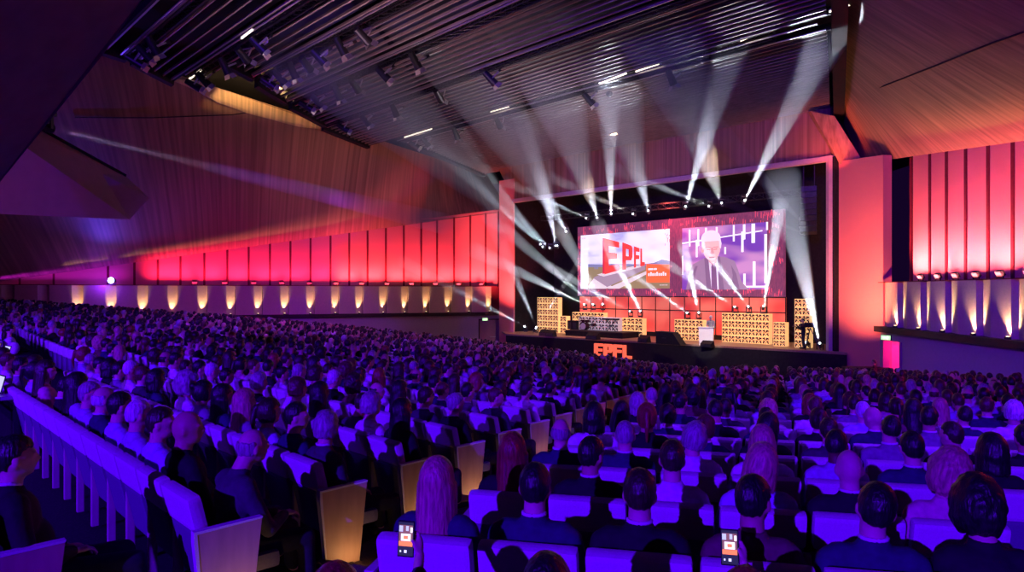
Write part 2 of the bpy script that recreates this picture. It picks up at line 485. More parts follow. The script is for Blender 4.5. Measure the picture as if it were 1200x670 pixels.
def strip(f, a0, a1, off, z, power, color, inward, lift=1.0, w=0.12):
    p0, p1 = f(a0, off, z), f(a1, off, z); c = (p0 + p1) / 2
    d = bpy.data.lights.new('wall_wash', 'AREA'); d.shape = 'RECTANGLE'; d.size = (p1 - p0).length; d.size_y = w
    d.energy = power; d.color = color; d.spread = math.radians(86)
    o = bpy.data.objects.new('wall_wash', d); COL.objects.link(o); o.location = c
    x = (p1 - p0).normalized(); aim = (-Vector(inward) * 0.62 + Vector((0, 0, lift))).normalized()
    zz = -aim; yy = zz.cross(x).normalized(); xx = yy.cross(zz)
    o.rotation_euler = Matrix((xx, yy, zz)).transposed().to_euler()
RED = (1.0, 0.035, 0.075)
strip(wl, 0.0, 14, -0.10, ZP1 + 0.12, 850, (1.0, 0.06, 0.08), WLN)
strip(wl, 14, 27.2, -0.10, ZP1 + 0.12, 400, (1.0, 0.03, 0.13), WLN)
strip(wl, 28.5, 42, -0.30, ZP1 + 0.15, 40, (0.35, 0.01, 0.8), WLN)
strip(wr, A_R0, 14, -0.08, ZP1 + 0.10, 1200, (1.0, 0.20, 0.20), WRN)
strip(wr, 14, 28, -0.35, ZP1 + 0.15, 400, (1.0, 0.06, 0.09), WRN)

# the blue wash lamp on the left parapet
q = wl(a_on(131, WLA, WLD, WLN, 0), 0.1, 0.0); q.z = ZP1 + 0.35
r = empty('wash_light', q); MB().tube((0, 0.1, 0), (0.05, -0.22, 0), 0.20, 0.24, 16).build('housing', M['metal'], r)
M['blue_hot'] = mat('blue_lens_glow', (.5, .5, 1), emis=(0.30, 0.35, 1.0), estr=22)
MB().tube((0.05, -0.22, 0), (0.053, -0.235, 0), 0.21, n=16).build('lens', M['blue_hot'], r)
y = MB(); y.bar((-.27, 0, -.28), (-.27, 0, 0.02), .03); y.bar((.27, 0, -.28), (.27, 0, 0.02), .03); y.bar((-.27, 0, -.28), (.27, 0, -.28), .05); y.build('yoke', M['metal'], r)
tag(r, 'bright blue wash light on the left parapet above the far audience', 'stage light')
lamp('SPOT', 'blue_wash', q + Vector((0.1, -0.5, 0.05)), 2600, (0.10, 0.05, 1.0), aim=(0, 20, -3), size=0.2, angle=150, blend=0.9)
lamp('POINT', 'blue_spill', q + Vector((-0.3, -0.6, -0.2)), 90, (0.20, 0.02, 1.0), size=0.2)

# ------------------------------------------------------------------ ceiling
ZC = 10.7
mb = MB()
mb.slab([(-60, -6, ZC + 2.0), (40, -6, ZC + 2.0), (40, 80, ZC + 2.0), (-60, 80, ZC + 2.0)], (0, 0, 0.2))
struct(mb.build('ceiling', M['void']))
def sR(t): return 9.9 + (t - 25.8) * 0.375
bays = [(8.0, 8.75, 34.0, 34.4), (9.4, 11.5, 34.7, 36.8), (12.6, 14.1, 31.9, 33.2), (15.0, 17.3, 34.0, 36.2), (18.2, 21.4, 36.8, 39.4), (22.1, 26.9, 40.2, 43.0),
        (28.7, 41.0, 40.0, 46.2)]
for bi, (t0, t1, sl0, sl1) in enumerate(bays):
    mb = MB(); n = int((t1 - t0) / 0.42)
    for k in range(n + 1):
        t = t0 + (t1 - t0) * k / max(n, 1)
        s1 = sl0 + (sl1 - sl0) * (t - t0) / (t1 - t0)
        mb.bar(CP(t, sR(t) + 0.2, ZC), CP(t, s1, ZC), 0.075, 0.10)
    struct(mb.build('ceiling_slats', M['slat']))
    mb = MB()
    e = 0.18
    # dark border beams round the bay
    mb.bar(CP(t0 - .1, sR(t0), ZC + .1), CP(t0 - .1, sl0, ZC + .1), 0.12, 0.30)
    mb.bar(CP(t1 + .1, sR(t1), ZC + .1), CP(t1 + .1, sl1, ZC + .1), 0.12, 0.30)
    mb.slab([CP(t0 - e, sl0, ZC - .22), CP(t1 + e, sl1, ZC - .22), CP(t1 + e, sl1 + 0.45, ZC - .22), CP(t0 - e, sl0 + 0.45, ZC - .22)], (0, 0, 0.7))
    struct(mb.build('ceiling_border', M['black']))
mb = MB(); p, q = CP(42.5, sR(42.5) - .3, ZC - .1), CP(5, sR(5) - .3, ZC - .1); mb.bar(p, q, 0.55, 1.1)
struct(mb.build('ceiling_edge', M['black']))

# slanted veneers: ruled surfaces between the walls and the ceiling edges
def ruled(name, b0, b1, t0, t1, thick, nu=40, nv=14):
    mb = MB()
    for side in (0, 1):
        for j in range(nv + 1):
            for i in range(nu + 1):
                u = i / nu; v = j / nv
                mb.v.append(tuple(b0.lerp(b1, u).lerp(t0.lerp(t1, u), v) + Vector(thick) * side))
    n1 = (nu + 1) * (nv + 1)
    for side in (0, 1):
        for j in range(nv):
            for i in range(nu):
                q = side * n1 + j * (nu + 1) + i
                mb.f.append((q, q + 1, q + nu + 2, q + nu + 1)); mb.m.append(0)
    return struct(mb.build(name, M['wood_l' if 'left' in name else 'wood_r'], smooth=True))
LB0, LB1 = wl(-1.3, -0.9, top_l(-1.3)), wl(44, -0.9, top_l(44))
LT0, LT1 = Vector((-2.5, 67.5, 11.6)), Vector((-25.5, 21, 11.6))
ruled('wall_left_veneer', LB0, LB1, LT0, LT1, (-0.3, 0.3, 0.1))
RB0, RB1 = wr(-4.3, -0.95, top_r(-4.3)), wr(32, -0.95, top_r(32))
RT0, RT1 = CP(42.6, sR(42.6) - .2, 11.0), CP(4, sR(4) - .2, 11.0)
ruled('wall_right_veneer', RB0, RB1, RT0, RT1, (0.3, 0.1, 0.2))
def on_ruled(b0, b1, t0, t1, px, py):
    best = None
    for i in range(161):
        u = i / 160
        for j in range(81):
            v = j / 80
            p = b0.lerp(b1, u).lerp(t0.lerp(t1, u), v)
            if p.y < 1: continue
            e = (600 + F * p.x / p.y - px) ** 2 + (HZ - F * p.z / p.y - py) ** 2
            if best is None or e < best[0]: best = (e, p)
    return best[1]
mb = MB()
def seam(surf, pts):
    q = [on_ruled(*surf, *p) for p in pts]
    for a, b in zip(q[:-1], q[1:]): mb.bar(a * .998, b * .998, 0.05, 0.05)
RS_ = (RB0, RB1, RT0, RT1); LS_ = (LB0, LB1, LT0, LT1)
seam(RS_, [(984, 120), (1040, 99), (1100, 76), (1160, 53), (1198, 39)])
seam(LS_, [(90, 140), (180, 138), (270, 133), (300, 130)])
struct(mb.build('trim_8', M['ledge']))
# warm light pool on the left veneer, cut out as a paler wood sheet
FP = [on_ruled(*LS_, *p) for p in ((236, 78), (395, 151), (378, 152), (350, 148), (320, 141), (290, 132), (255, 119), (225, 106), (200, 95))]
M['pool_wood'] = wood_mat('light_pool_veneer', (0.72, 0.50, 0.28), (0.928, 0.371, 0))
mb = MB(); mb.slab([p + Vector((.10, -.25, -.05)) for p in FP], (-.08, .15, .03)); struct(mb.build('wall_light_pool', M['pool_wood']))
# near soffit, upper left, and the faceted box that comes out from under it
mb = MB()
A0, A1, A2 = PX(176, -14, 15), PX(120, 65, 15.6), PX(-70, 300, 17.5)
mb.slab([A0, A1, A2, PX(-120, 300, 10), PX(-120, -160, 9), PX(170, -160, 12)], (-0.5, -1.5, 3.5))
struct(mb.build('ceiling_soffit', M['soffit']))
mb = MB()
a, b_, c_, d_ = PX(42, 163, 24), PX(175, 232, 27), PX(152, 257, 26), PX(-40, 249, 21)
a2, b2 = PX(50, 153, 24.6), PX(148, 207, 27.2)
e_ = PX(-60, 230, 20)
mb.add([a, b_, c_, d_, a2, b2, e_ + Vector((0, 0, 3)), PX(-60, 120, 24)], [(0, 1, 2, 3), (0, 4, 5, 1), (4, 7, 5), (7, 6, 3, 2, 1, 5), (0, 3, 6, 7, 4)])
struct(mb.build('ceiling_side_box', M['prism']))
mb = MB(); mb.bar(a2 + Vector((0, -.05, .03)), b2 + Vector((0, -.05, .03)), 0.10)
struct(mb.build('trim_9', M['black']))

# ------------------------------------------------------------------ stage
ZS = -3.4
LFD = (Vector((0.15, 58, 0)) - Vector((18.5, 39.5, 0))).normalized()      # towards stage left in the photo (far end)
LFA = Vector((18.5, 39.5, 0)); LN = Vector((-LFD.y, LFD.x, 0))
if LN.y > 0: LN = -LN                                                      # towards the audience
SLA = Vector((17.9, 45.0, 0)); SLD = (Vector((5.56, 57.8, 0)) - SLA).normalized()
RSTAGE = math.atan2(-LFD.y, -LFD.x)                                        # local x runs to the near end, local -y to the audience
def fr(px, off=0):
    A = LFA + LN * off; return online(px, A, LFD)
def sc(px, off=0):
    A = SLA + LN * off; return online(px, A, SLD)
def zat(py, p): return (HZ - py) / F * p.y
def up(p, z): return Vector((p.x, p.y, z))

# deck
f0 = Vector((-0.5, 55.5, 0)); f1 = Vector((18.7, 38.2, 0))
mb = MB()
mb.slab([up(f0, ZS), up(f1, ZS), (19.5, 39.2, ZS), (24, 45, ZS), (8, 66, ZS), (-1, 60, ZS)], (0, 0, -0.12))
struct(mb.build('stage_floor', M['stage_floor']))
mb = MB(); dn = LN * -0.1
mb.slab([up(f0, ZS - 0.12), up(f1, ZS - 0.12), up(f1, -6), up(f0, -6)], dn)
mb.slab([up(f1, ZS - 0.12), (19.5, 39.2, ZS - .12), (19.5, 39.2, -6), up(f1, -6)], (-.05, .1, 0))
struct(mb.build('stage_riser', M['black']))
# side and back of the stage house, all black
mb = MB()
bk0, bk1 = SLA + SLD * -6 - LN * 1.6, SLA + SLD * 26 - LN * 1.6
mb.slab([up(bk0, -4), up(bk1, -4), up(bk1, 12), up(bk0, 12)], LN * -0.2)
struct(mb.build('wall_stage_back', M['black']))
mb = MB()
q = fr(602, -0.2); mb.slab([up(q, -5), up(q - LN * 9, -5), up(q - LN * 9, 11), up(q, 11)], LFD * 0.2)
q = fr(973, -0.2); mb.slab([up(q, 0.9), up(q - LN * 9, 0.9), up(q - LN * 9, 11), up(q, 11)], LFD * -0.2)
struct(mb.build('wall_stage_sides', M['black']))
q = fr(973, -0.2); mb = MB(); mb.slab([up(q, ZS), up(q - LN * 3.5, ZS), up(q - LN * 3.5, 0.9), up(q, 0.9)], LFD * -0.2)
struct(mb.build('wall_stage_wing', M['wood_dark']))
mb = MB(); mb.slab([up(fr(602, -.3), 10.2), up(fr(975, -.3), 10.2), up(fr(975, -9), 10.2), up(fr(602, -9), 10.2)], (0, 0, .2))
struct(mb.build('ceiling_stage', M['black']))
# frame round the opening
L0, L1 = fr(602), fr(973)
mb = MB(); mb.bar(up(L0, 7.72), up(L1, 7.72), 0.35, 0.30); struct(mb.build('trim_10', M['frame']))
mb = MB(); mb.bar(up(L1, 7.87), up(L1, -4.2), 0.34, 0.34); struct(mb.build('trim_11', M['frame']))
mb = MB(); q = fr(978.5, .0); mb.bar(up(q, 7.8), up(q, -4.6), 0.28, 0.5); struct(mb.build('trim_12', M['black']))
# veneer above the opening
mb = MB(); mb.slab([up(L0, 7.87), up(L1, 7.87), up(L1, 10.9), up(L0 + LFD * 2, 10.9)], LN * -0.2)
struct(mb.build('wall_above_stage', M['wood']))
# pillars
mb = MB(); a = fr(602, 0.15) ; b = fr(585, 0.15)
mb.slab([up(a, -5.5), up(b, -5.5), up(b, 9.6), up(a, 9.6)], LN * -0.12); struct(mb.build('wall_left_pillar', M['fabric_wall']))
mb = MB(); a = Vector((18.72, 39.2, 0)); b = Vector((19.22, 35.35, 0))
mb.slab([up(a, -5.5), up(b, -5.5), up(b, 7.1), up(a, 7.5)], (0.5, 0.1, 0)); struct(mb.build('wall_right_pillar', M['fabric_wall']))
mb = MB(); p0, p1 = PX(950, 130, 39.5), PX(985, 192, 38.9)
mb.slab([p0, p1, PX(1012, 190, 38.3), PX(978, 136, 38.5)], (0.2, 0.8, 0.1)); struct(mb.build('trim_13', M['wood']))
lamp('SPOT', 'pillar_wash', (15.5, 33.8, -2.9), 6000, (1.0, 0.24, 0.13), aim=(18.9, 37.3, 1.8), size=0.2, angle=84, blend=0.9)
lamp('SPOT', 'pillar_wash', fr(592, 3.2) + Vector((0, 0, -2.6)), 7500, (1.0, 0.14, 0.14), aim=up(fr(593, 0), 2.5), size=0.2, angle=64, blend=0.9)
lamp('SPOT', 'front_fill', (1, 36, -1.0), 3000, (1.0, 0.40, 0.32), aim=(7, 51, 9.5), size=0.5, angle=85, blend=1.0)  # unseen warm fill, added to redden the veneer above the stage
lamp('SPOT', 'front_fill', (-12, 38, -1.0), 1300, (1.0, 0.42, 0.38), aim=(-9, 54, 8.5), size=0.5, angle=85, blend=1.0)  # unseen warm fill, added for the left veneer near the stage
lamp('SPOT', 'veneer_wash', (17.6, 38.0, 6.9), 300, (1.0, 0.10, 0.04), aim=(18.6, 39.6, 9.8), size=0.2, angle=120, blend=0.9)

# ---------- projection wall with the two pictures
XS = Vector((SLA - SLD).normalized()) * 0
ex = -SLD; ey = -LN                       # local x towards the near end, local y away from the audience
RS = Matrix((ex, ey, Vector((0, 0, 1)))).transposed()
zb, zt = -0.32, 5.47
S0, S1 = sc(677), sc(918.5)
WID = (S1 - S0).length
screen = empty('led_screen', up(S0, zb), rot=RS.to_euler())
def emat(name, c, s=1.0):
    return mat(name, tuple(min(1, x) * .5 for x in c), rough=0.6, emis=c, estr=s)
def screen_mat():
    m = mat('led_backdrop', (0.1, 0.03, 0.07), emis=(0.20, 0.045, 0.12), estr=1.0)
    nt = m.node_tree; N = nt.nodes; L = nt.links; b = N['Principled BSDF']
    tc = N.new('ShaderNodeTexCoord'); mp = N.new('ShaderNodeMapping'); mp.inputs['Scale'].default_value = (6, 1, 1.3)
    wn = N.new('ShaderNodeTexNoise'); wn.inputs['Scale'].default_value = 2.0
    L.new(tc.outputs['Object'], mp.inputs[0]); L.new(mp.outputs[0], wn.inputs[0])
    rp = N.new('ShaderNodeValToRGB')
    e = rp.color_ramp.elements; e[0].position = 0.35; e[0].color = (0.13, 0.03, 0.09, 1); e[1].position = 0.70; e[1].color = (0.30, 0.055, 0.13, 1)
    L.new(wn.outputs[0], rp.inputs[0]); L.new(rp.outputs[0], b.inputs['Emission Color'])
    return m
M['led'] = screen_mat()
mb = MB(); mb.box((WID / 2, 0.15, (zt - zb) / 2), (WID, 0.3, zt - zb)); mb.build('screen_panel', M['led'], screen)
M['led_bar'] = emat('led_red_bar', (0.85, 0.08, 0.16), 1.0)
mb = MB(); rr = random.Random(3)
for i in range(150):
    z = rr.choice([rr.uniform(.1, .5), rr.uniform(5.1, 5.65), rr.uniform(.2, 5.6)]); x = rr.uniform(.1, WID - .1)
    if z > .7 and z < 4.9: x = rr.choice([rr.uniform(.02, .25), rr.uniform(8.3, 9.1), rr.uniform(WID - 1.2, WID - .1)])
    h = rr.uniform(.15, .42); mb.box((x, -0.006, z), (0.045, 0.012, h))
    mb.box((x + .16, -0.006, z + rr.uniform(-.1, .1)), (0.03, 0.012, h * .7))
mb.build('light_bars', M['led_bar'], screen)
def flat(mb, pts, y=0.0, mi=0):
    n = len(pts); mb.add([(p[0], y, p[1]) for p in pts], [tuple(range(n))], mi)
def lx(px):       # picture column -> local x on the screen
    return (sc(px) - S0).length
# left picture: the photograph slide
xl0, xl1 = lx(680.8), lx(784.9); zl0, zl1 = 0.27 - zb, 4.75 - zb
W1, H1 = xl1 - xl0, zl1 - zl0
def sky_slide():
    m = mat('slide_sky', (.5, .5, .6), emis=(1, 1, 1), estr=1.0)
    nt = m.node_tree; N = nt.nodes; L = nt.links; b = N['Principled BSDF']
    tc = N.new('ShaderNodeTexCoord'); mp = N.new('ShaderNodeMapping'); mp.inputs['Scale'].default_value = (0.35, 1, 1.1)
    mp.inputs['Rotation'].default_value = (0, 0.25, 0)
    nz = N.new('ShaderNodeTexNoise'); nz.inputs['Scale'].default_value = 1.3; nz.inputs['Detail'].default_value = 5
    rp = N.new('ShaderNodeValToRGB'); e = rp.color_ramp.elements
    e[0].position = 0.35; e[0].color = (0.42, 0.42, 0.72, 1); e[1].position = 0.62; e[1].color = (1.0, 0.86, 0.86, 1)
    e2 = rp.color_ramp.elements.new(0.48); e2.color = (0.80, 0.78, 0.95, 1)
    L.new(tc.outputs['Object'], mp.inputs[0]); L.new(mp.outputs[0], nz.inputs[0]); L.new(nz.outputs[0], rp.inputs[0]); L.new(rp.outputs[0], b.inputs['Emission Color'])
    return m
slide = [sky_slide(), emat('slide_white', (.90, .90, 1)), emat('slide_grass', (.30, .22, .13)), emat('slide_hills', (.22, .22, .42)),
         emat('slide_plinth', (.36, .26, .36)), emat('slide_red', (1.0, .06, .06)), emat('slide_dark_red', (.62, .02, .07)), emat('slide_orange', (1.0, .16, .06)), emat('slide_path', (.72, .62, .70)), emat('slide_pink', (.75, .25, .30))]
def U(x, z): return (xl0 + x * W1, zl0 + z * H1)
mb = MB()
def sp(pts, lvl, mi): flat(mb, [U(*p) for p in pts], -0.010 - 0.002 * lvl, mi)
sp([(0, 0), (1, 0), (1, 1), (0, 1)], 0, 0)
sp([(.09, .36), (1, .30), (1, .46), (.92, .49), (.84, .44), (.70, .42), (.4, .45), (.25, .44), (.09, .46)], 1, 3)
sp([(.09, 0), (1, 0), (1, .38), (.09, .40)], 2, 2)
sp([(.16, .19), (.40, .03), (.30, 0), (.10, 0), (.09, .05)], 3, 8)
sp([(.16, .21), (.28, .28), (.74, .41), (.75, .33), (.32, .03), (.16, .19)], 4, 4)
sp([(.34, .02), (.76, .30), (.78, .26), (.46, 0), (.33, 0)], 4, 8)
sp([(.20, .26), (.28, .29), (.72, .42), (.70, .37), (.28, .22)], 5, 8)
sp([(0, 0), (.09, 0), (.09, 1), (0, 1)], 6, 1)
# the standing letters of the slide, seen at a slant, each with a dark flank
def letter(polys, x0, x1, zb0, zb1, zt0, zt1, side, lvl):
    def T(u, v):
        lo = zb0 + (zb1 - zb0) * u; hi = zt0 + (zt1 - zt0) * u
        return (x0 + (x1 - x0) * u, lo + (hi - lo) * v)
    for pl in polys:
        sp([(T(*p)[0] - side, T(*p)[1] + side * .35) for p in pl], lvl, 6)
    for pl in polys:
        sp([T(*p) for p in pl], lvl + 1, 5)
E_ = [[(0, 0), (.30, 0), (.30, 1), (0, 1)], [(.3, .78), (1, .78), (1, 1), (.3, 1)], [(.3, .40), (.95, .40), (.95, .60), (.3, .60)], [(.3, 0), (1, 0), (1, .20), (.3, .20)]]
F_ = E_[:3]
P_ = [[(0, 0), (.32, 0), (.32, 1), (0, 1)], [(.32, .80), (.85, .80), (1, .92), (.9, 1), (.32, 1)], [(.68, .45), (1, .50), (1, .92), (.68, .84)], [(.32, .35), (.88, .35), (1, .5), (.32, .52)]]
Lp = [[(0, 0), (.35, 0), (.35, 1), (0, 1)], [(.35, 0), (1, 0), (1, .22), (.35, .22)]]
CUTE = [[(0, 0), (.30, 0), (.30, 1), (0, 1)], [(.3, .80), (1, .80), (1, 1), (.3, 1)], [(.24, .41), (.86, .41), (.86, .60), (.24, .60)], [(.3, 0), (1, 0), (1, .20), (.3, .20)]]
letter(CUTE, .29, .462, .26, .33, .92, .83, .022, 8)
letter(P_, .505, .61, .33, .36, .82, .745, .009, 8)
letter(F_, .632, .688, .365, .385, .74, .70, .006, 8)
letter(Lp, .70, .745, .385, .40, .70, .66, .005, 8)
sp([(.76, .10), (1, .10), (1, .40), (.76, .42)], 11, 7)
for k, (x, w) in enumerate(((.78, .05), (.835, .012), (.85, .02))): sp([(x, .315), (x + w, .315), (x + w, .345), (x, .345)], 12, 1)
for k in range(9): sp([(.78 + k * .0215, .215), (.795 + k * .0215, .215), (.795 + k * .0215, .26 + (k % 3 == 1) * .02), (.78 + k * .0215, .26 + (k % 3 == 1) * .02)], 12, 1)
for x in (.17, .19, .205): sp([(x, .36), (x + .01, .36), (x + .01, .42), (x, .42)], 12, 3)
for x in (.02, .035, .05): sp([(x, .93), (x + .008, .93), (x + .008, .955), (x, .955)], 12, 9)
for k in range(7): sp([(.90 + k * .012, .05), (.907 + k * .012, .05), (.907 + k * .012, .065), (.90 + k * .012, .065)], 12, 8)
mb.build('slide_picture', slide, screen, fix=False)
# right picture: camera view of the speaker before the pattern of bars
xr0, xr1 = lx(799.5), lx(899); zr0, zr1 = 0.17 - zb, 4.70 - zb
W2, H2 = xr1 - xr0, zr1 - zr0
def U2(x, z): return (xr0 + x * W2, zr0 + z * H2)
def purple_slide():
    m = mat('video_backdrop', (.2, .1, .3), emis=(.3, .1, .6), estr=1.0)
    nt = m.node_tree; N = nt.nodes; L = nt.links; b = N['Principled BSDF']
    tc = N.new('ShaderNodeTexCoord'); mp = N.new('ShaderNodeMapping'); mp.inputs['Scale'].default_value = (0.25, 1, 0.9)
    mp.inputs['Rotation'].default_value = (0, -0.2, 0)
    nz = N.new('ShaderNodeTexNoise'); nz.inputs['Scale'].default_value = 1.1; nz.inputs['Detail'].default_value = 1
    rp = N.new('ShaderNodeValToRGB'); e = rp.color_ramp.elements
    e[0].position = 0.42; e[0].color = (0.17, 0.05, 0.42, 1); e[1].position = 0.60; e[1].color = (0.62, 0.27, 0.55, 1)
    L.new(tc.outputs['Object'], mp.inputs[0]); L.new(mp.outputs[0], nz.inputs[0]); L.new(nz.outputs[0], rp.inputs[0]); L.new(rp.outputs[0], b.inputs['Emission Color'])
    return m
vid = [purple_slide(), emat('video_white', (1, .96, 1)), emat('video_suit', (.34, .21, .36)), emat('video_suit_shade', (.23, .13, .26)), emat('video_skin', (.95, .50, .52)),
       emat('video_skin_shade', (.60, .26, .30)), emat('video_hair', (.88, .74, .84)), emat('video_tie', (.22, .10, .24)), emat('video_shirt', (.85, .78, .95)), emat('video_eye', (.25, .10, .14))]
mb = MB()
def vp(pts, lvl, mi): flat(mb, [U2(*p) for p in pts], -0.010 - 0.002 * lvl, mi)
def vb(x, z0, z1, w=.022): vp([(x, z0), (x + w, z0), (x + w, z1), (x, z1)], 1, 1)
vp([(0, 0), (1, 0), (1, 1), (0, 1)], 0, 0)
for b in ((.085, .70, .97), (.175, .52, .80), (.195, .70, .97), (.29, .86, .98), (.42, .90, .98), (.52, .55, .66), (.62, .74, .99), (.715, .57, .88, .028), (.735, .76, .99, .028), (.83, .70, .99, .04), (.845, .03, .42, .03), (.99, .88, 1.0, .02), (.97, .10, .82, .03), (.74, .03, .24, .025), (.0, .25, .55, .015)):
    vb(*b)
vp([(0, .745), (.95, .865), (.95, .885), (0, .765)], 2, 1)
vp([(.70, .03), (1, .03), (1, .055), (.70, .055)], 2, 1)
def arc(cx, cz, rx, rz, a0=0, a1=360, n=22): return [(cx + rx * math.cos(math.radians(a0 + (a1 - a0) * i / n)), cz + rz * math.sin(math.radians(a0 + (a1 - a0) * i / n))) for i in range(n + (0 if a1 - a0 == 360 else 1))]
vp([(.05, 0), (.10, .30), (.13, .40), (.26, .49), (.34, .52), (.44, .52), (.54, .50), (.64, .44), (.68, .30), (.72, .12), (.80, 0)], 3, 2)
vp([(.14, 0), (.17, .26), (.20, .38), (.17, .38), (.12, .22), (.09, 0)], 4, 3)
vp([(.60, .0), (.62, .22), (.60, .38), (.66, .24), (.70, .0)], 4, 3)
vp([(.31, .52), (.38, .40), (.45, .54), (.47, .0), (.35, 0)], 4, 8)
vp([(.28, .50), (.33, .50), (.37, 0), (.31, 0)], 5, 3); vp([(.47, .52), (.44, .52), (.455, 0), (.52, 0)], 5, 3)
vp([(.375, .42), (.41, .42), (.425, .36), (.44, 0), (.37, 0), (.365, .36)], 6, 7)
vp([(.32, .55), (.44, .55), (.43, .42), (.39, .38), (.34, .43)], 6, 5)
vp(arc(.37, .66, .105, .20), 7, 4)
vp(arc(.36, .80, .118, .135, -15, 195), 8, 6)
vp([(.255, .80), (.275, .80), (.285, .66), (.265, .63), (.25, .70)], 8, 6); vp([(.475, .80), (.46, .79), (.465, .66), (.48, .64), (.49, .72)], 8, 6)
vp(arc(.262, .63, .018, .045), 8, 5)
vp([(.30, .675), (.36, .67), (.36, .655), (.30, .66)], 9, 5); vp([(.39, .67), (.45, .675), (.45, .66), (.39, .655)], 9, 5)
vp([(.31, .64), (.355, .635), (.355, .625), (.31, .63)], 9, 9); vp([(.395, .635), (.44, .64), (.44, .63), (.395, .625)], 9, 9)
vp([(.365, .66), (.385, .66), (.40, .57), (.375, .555), (.355, .57)], 9, 5)
vp([(.335, .515), (.41, .515), (.40, .50), (.345, .50)], 9, 9)
mb.build('speaker_picture', vid, screen, fix=False)
tag(screen, 'wide projection wall above the stage showing a campus slide and the speaker', 'screen')

# red tiled wall below the projection wall
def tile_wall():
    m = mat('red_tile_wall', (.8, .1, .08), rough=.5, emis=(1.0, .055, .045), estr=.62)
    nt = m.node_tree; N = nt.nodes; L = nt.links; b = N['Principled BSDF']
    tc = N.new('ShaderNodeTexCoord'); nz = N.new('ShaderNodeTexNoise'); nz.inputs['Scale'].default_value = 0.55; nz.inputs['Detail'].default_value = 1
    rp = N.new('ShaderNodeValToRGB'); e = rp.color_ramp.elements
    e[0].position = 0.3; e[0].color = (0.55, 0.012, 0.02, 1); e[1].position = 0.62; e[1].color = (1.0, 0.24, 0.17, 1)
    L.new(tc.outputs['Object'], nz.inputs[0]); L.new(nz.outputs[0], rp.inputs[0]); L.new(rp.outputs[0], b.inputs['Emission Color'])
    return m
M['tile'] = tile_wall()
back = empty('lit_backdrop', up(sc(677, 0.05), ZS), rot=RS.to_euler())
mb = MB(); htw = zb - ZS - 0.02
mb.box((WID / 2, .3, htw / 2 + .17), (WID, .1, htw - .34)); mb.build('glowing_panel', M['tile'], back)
mb = MB()
for k in range(15):
    x = WID * k / 14; mb.box((x, .235, htw / 2), (.06, .04, htw))
for z in (.15, htw * .66, htw - .02): mb.box((WID / 2, .235, z), (WID, .04, .07 if z > .2 else .34))
mb.build('grid', M['black'], back)
tag(back, 'red glowing tiled backdrop under the projection wall', 'backdrop')

# ---------- printed boxes
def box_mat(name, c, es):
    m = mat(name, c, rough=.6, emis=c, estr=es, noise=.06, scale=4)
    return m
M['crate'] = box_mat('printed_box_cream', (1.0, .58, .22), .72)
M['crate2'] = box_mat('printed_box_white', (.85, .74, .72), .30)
M['print'] = mat('print_ink', (.05, .012, .01), rough=.6, noise=.1)
M['print2'] = mat('print_ink_dark', (.05, .012, .03), rough=.6, noise=.1)
M['print3'] = mat('print_ink_red', (.8, .13, .04), rough=.6, noise=.1)
def make_box(w, h, d, m, pm, key):
    r = empty('printed_box', (0, 0, 0), RSTAGE)
    MB().rbox((0, 0, h / 2), (w * .985, d, h * .985), .012).build('carton', m, r)
    p = MB(); y = -d / 2 - .004; rr = random.Random(key)
    def q(pts): p.slab([(a * w, y, b * h) for a, b in pts], (0, -.003, 0))
    # broken letter shapes
    q([(-.44, .84), (-.14, .92), (-.02, .56), (-.18, .54), (-.26, .72), (-.44, .66)])
    q([(.08, .90), (.40, .84), (.44, .62), (.26, .68), (.16, .54), (.02, .66)])
    q([(-.08, .58), (.02, .44), (.12, .58), (.06, .62), (0, .54), (-.04, .62)])
    q([(-.38, .40), (-.10, .44), (-.10, .28), (-.22, .26), (-.26, .10), (-.42, .10)])
    q([(.10, .44), (.38, .40), (.44, .10), (.28, .10), (.22, .26), (.10, .28)])
    p.build('print', pm, r)
    p = MB()
    q([(-.42, .56), (-.16, .50), (-.20, .44), (-.42, .46)]); q([(.18, .50), (.42, .56), (.42, .46), (.20, .44)]); q([(-.08, .24), (.08, .24), (.06, .12), (-.06, .12)])
    p.build('print_accent', M['print3'], r)
    return rig(r)
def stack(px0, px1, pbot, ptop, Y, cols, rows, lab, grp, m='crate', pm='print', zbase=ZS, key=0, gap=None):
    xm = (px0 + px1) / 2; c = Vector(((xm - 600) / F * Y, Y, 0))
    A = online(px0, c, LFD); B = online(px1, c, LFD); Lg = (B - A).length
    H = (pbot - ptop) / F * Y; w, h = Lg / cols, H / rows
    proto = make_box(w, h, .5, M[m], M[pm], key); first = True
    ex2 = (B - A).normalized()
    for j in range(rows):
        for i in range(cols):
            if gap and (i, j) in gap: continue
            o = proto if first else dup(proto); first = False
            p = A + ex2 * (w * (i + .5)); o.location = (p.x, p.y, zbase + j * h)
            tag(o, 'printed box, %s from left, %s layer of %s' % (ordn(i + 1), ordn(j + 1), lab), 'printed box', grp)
    return A, B, zbase + H
st = {}
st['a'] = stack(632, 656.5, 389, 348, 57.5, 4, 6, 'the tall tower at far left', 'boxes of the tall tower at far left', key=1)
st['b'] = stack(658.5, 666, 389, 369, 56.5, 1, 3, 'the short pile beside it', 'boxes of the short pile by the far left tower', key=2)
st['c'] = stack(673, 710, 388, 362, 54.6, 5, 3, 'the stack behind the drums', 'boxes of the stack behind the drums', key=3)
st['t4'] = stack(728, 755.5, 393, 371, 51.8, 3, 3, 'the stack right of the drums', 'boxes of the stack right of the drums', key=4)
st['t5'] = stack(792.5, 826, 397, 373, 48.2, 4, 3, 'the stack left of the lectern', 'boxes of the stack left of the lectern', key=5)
st['t6'] = stack(848, 903.5, 402, 367, 45.4, 7, 4, 'the wide stack right of the lectern', 'boxes of the wide stack right of the lectern', key=6)
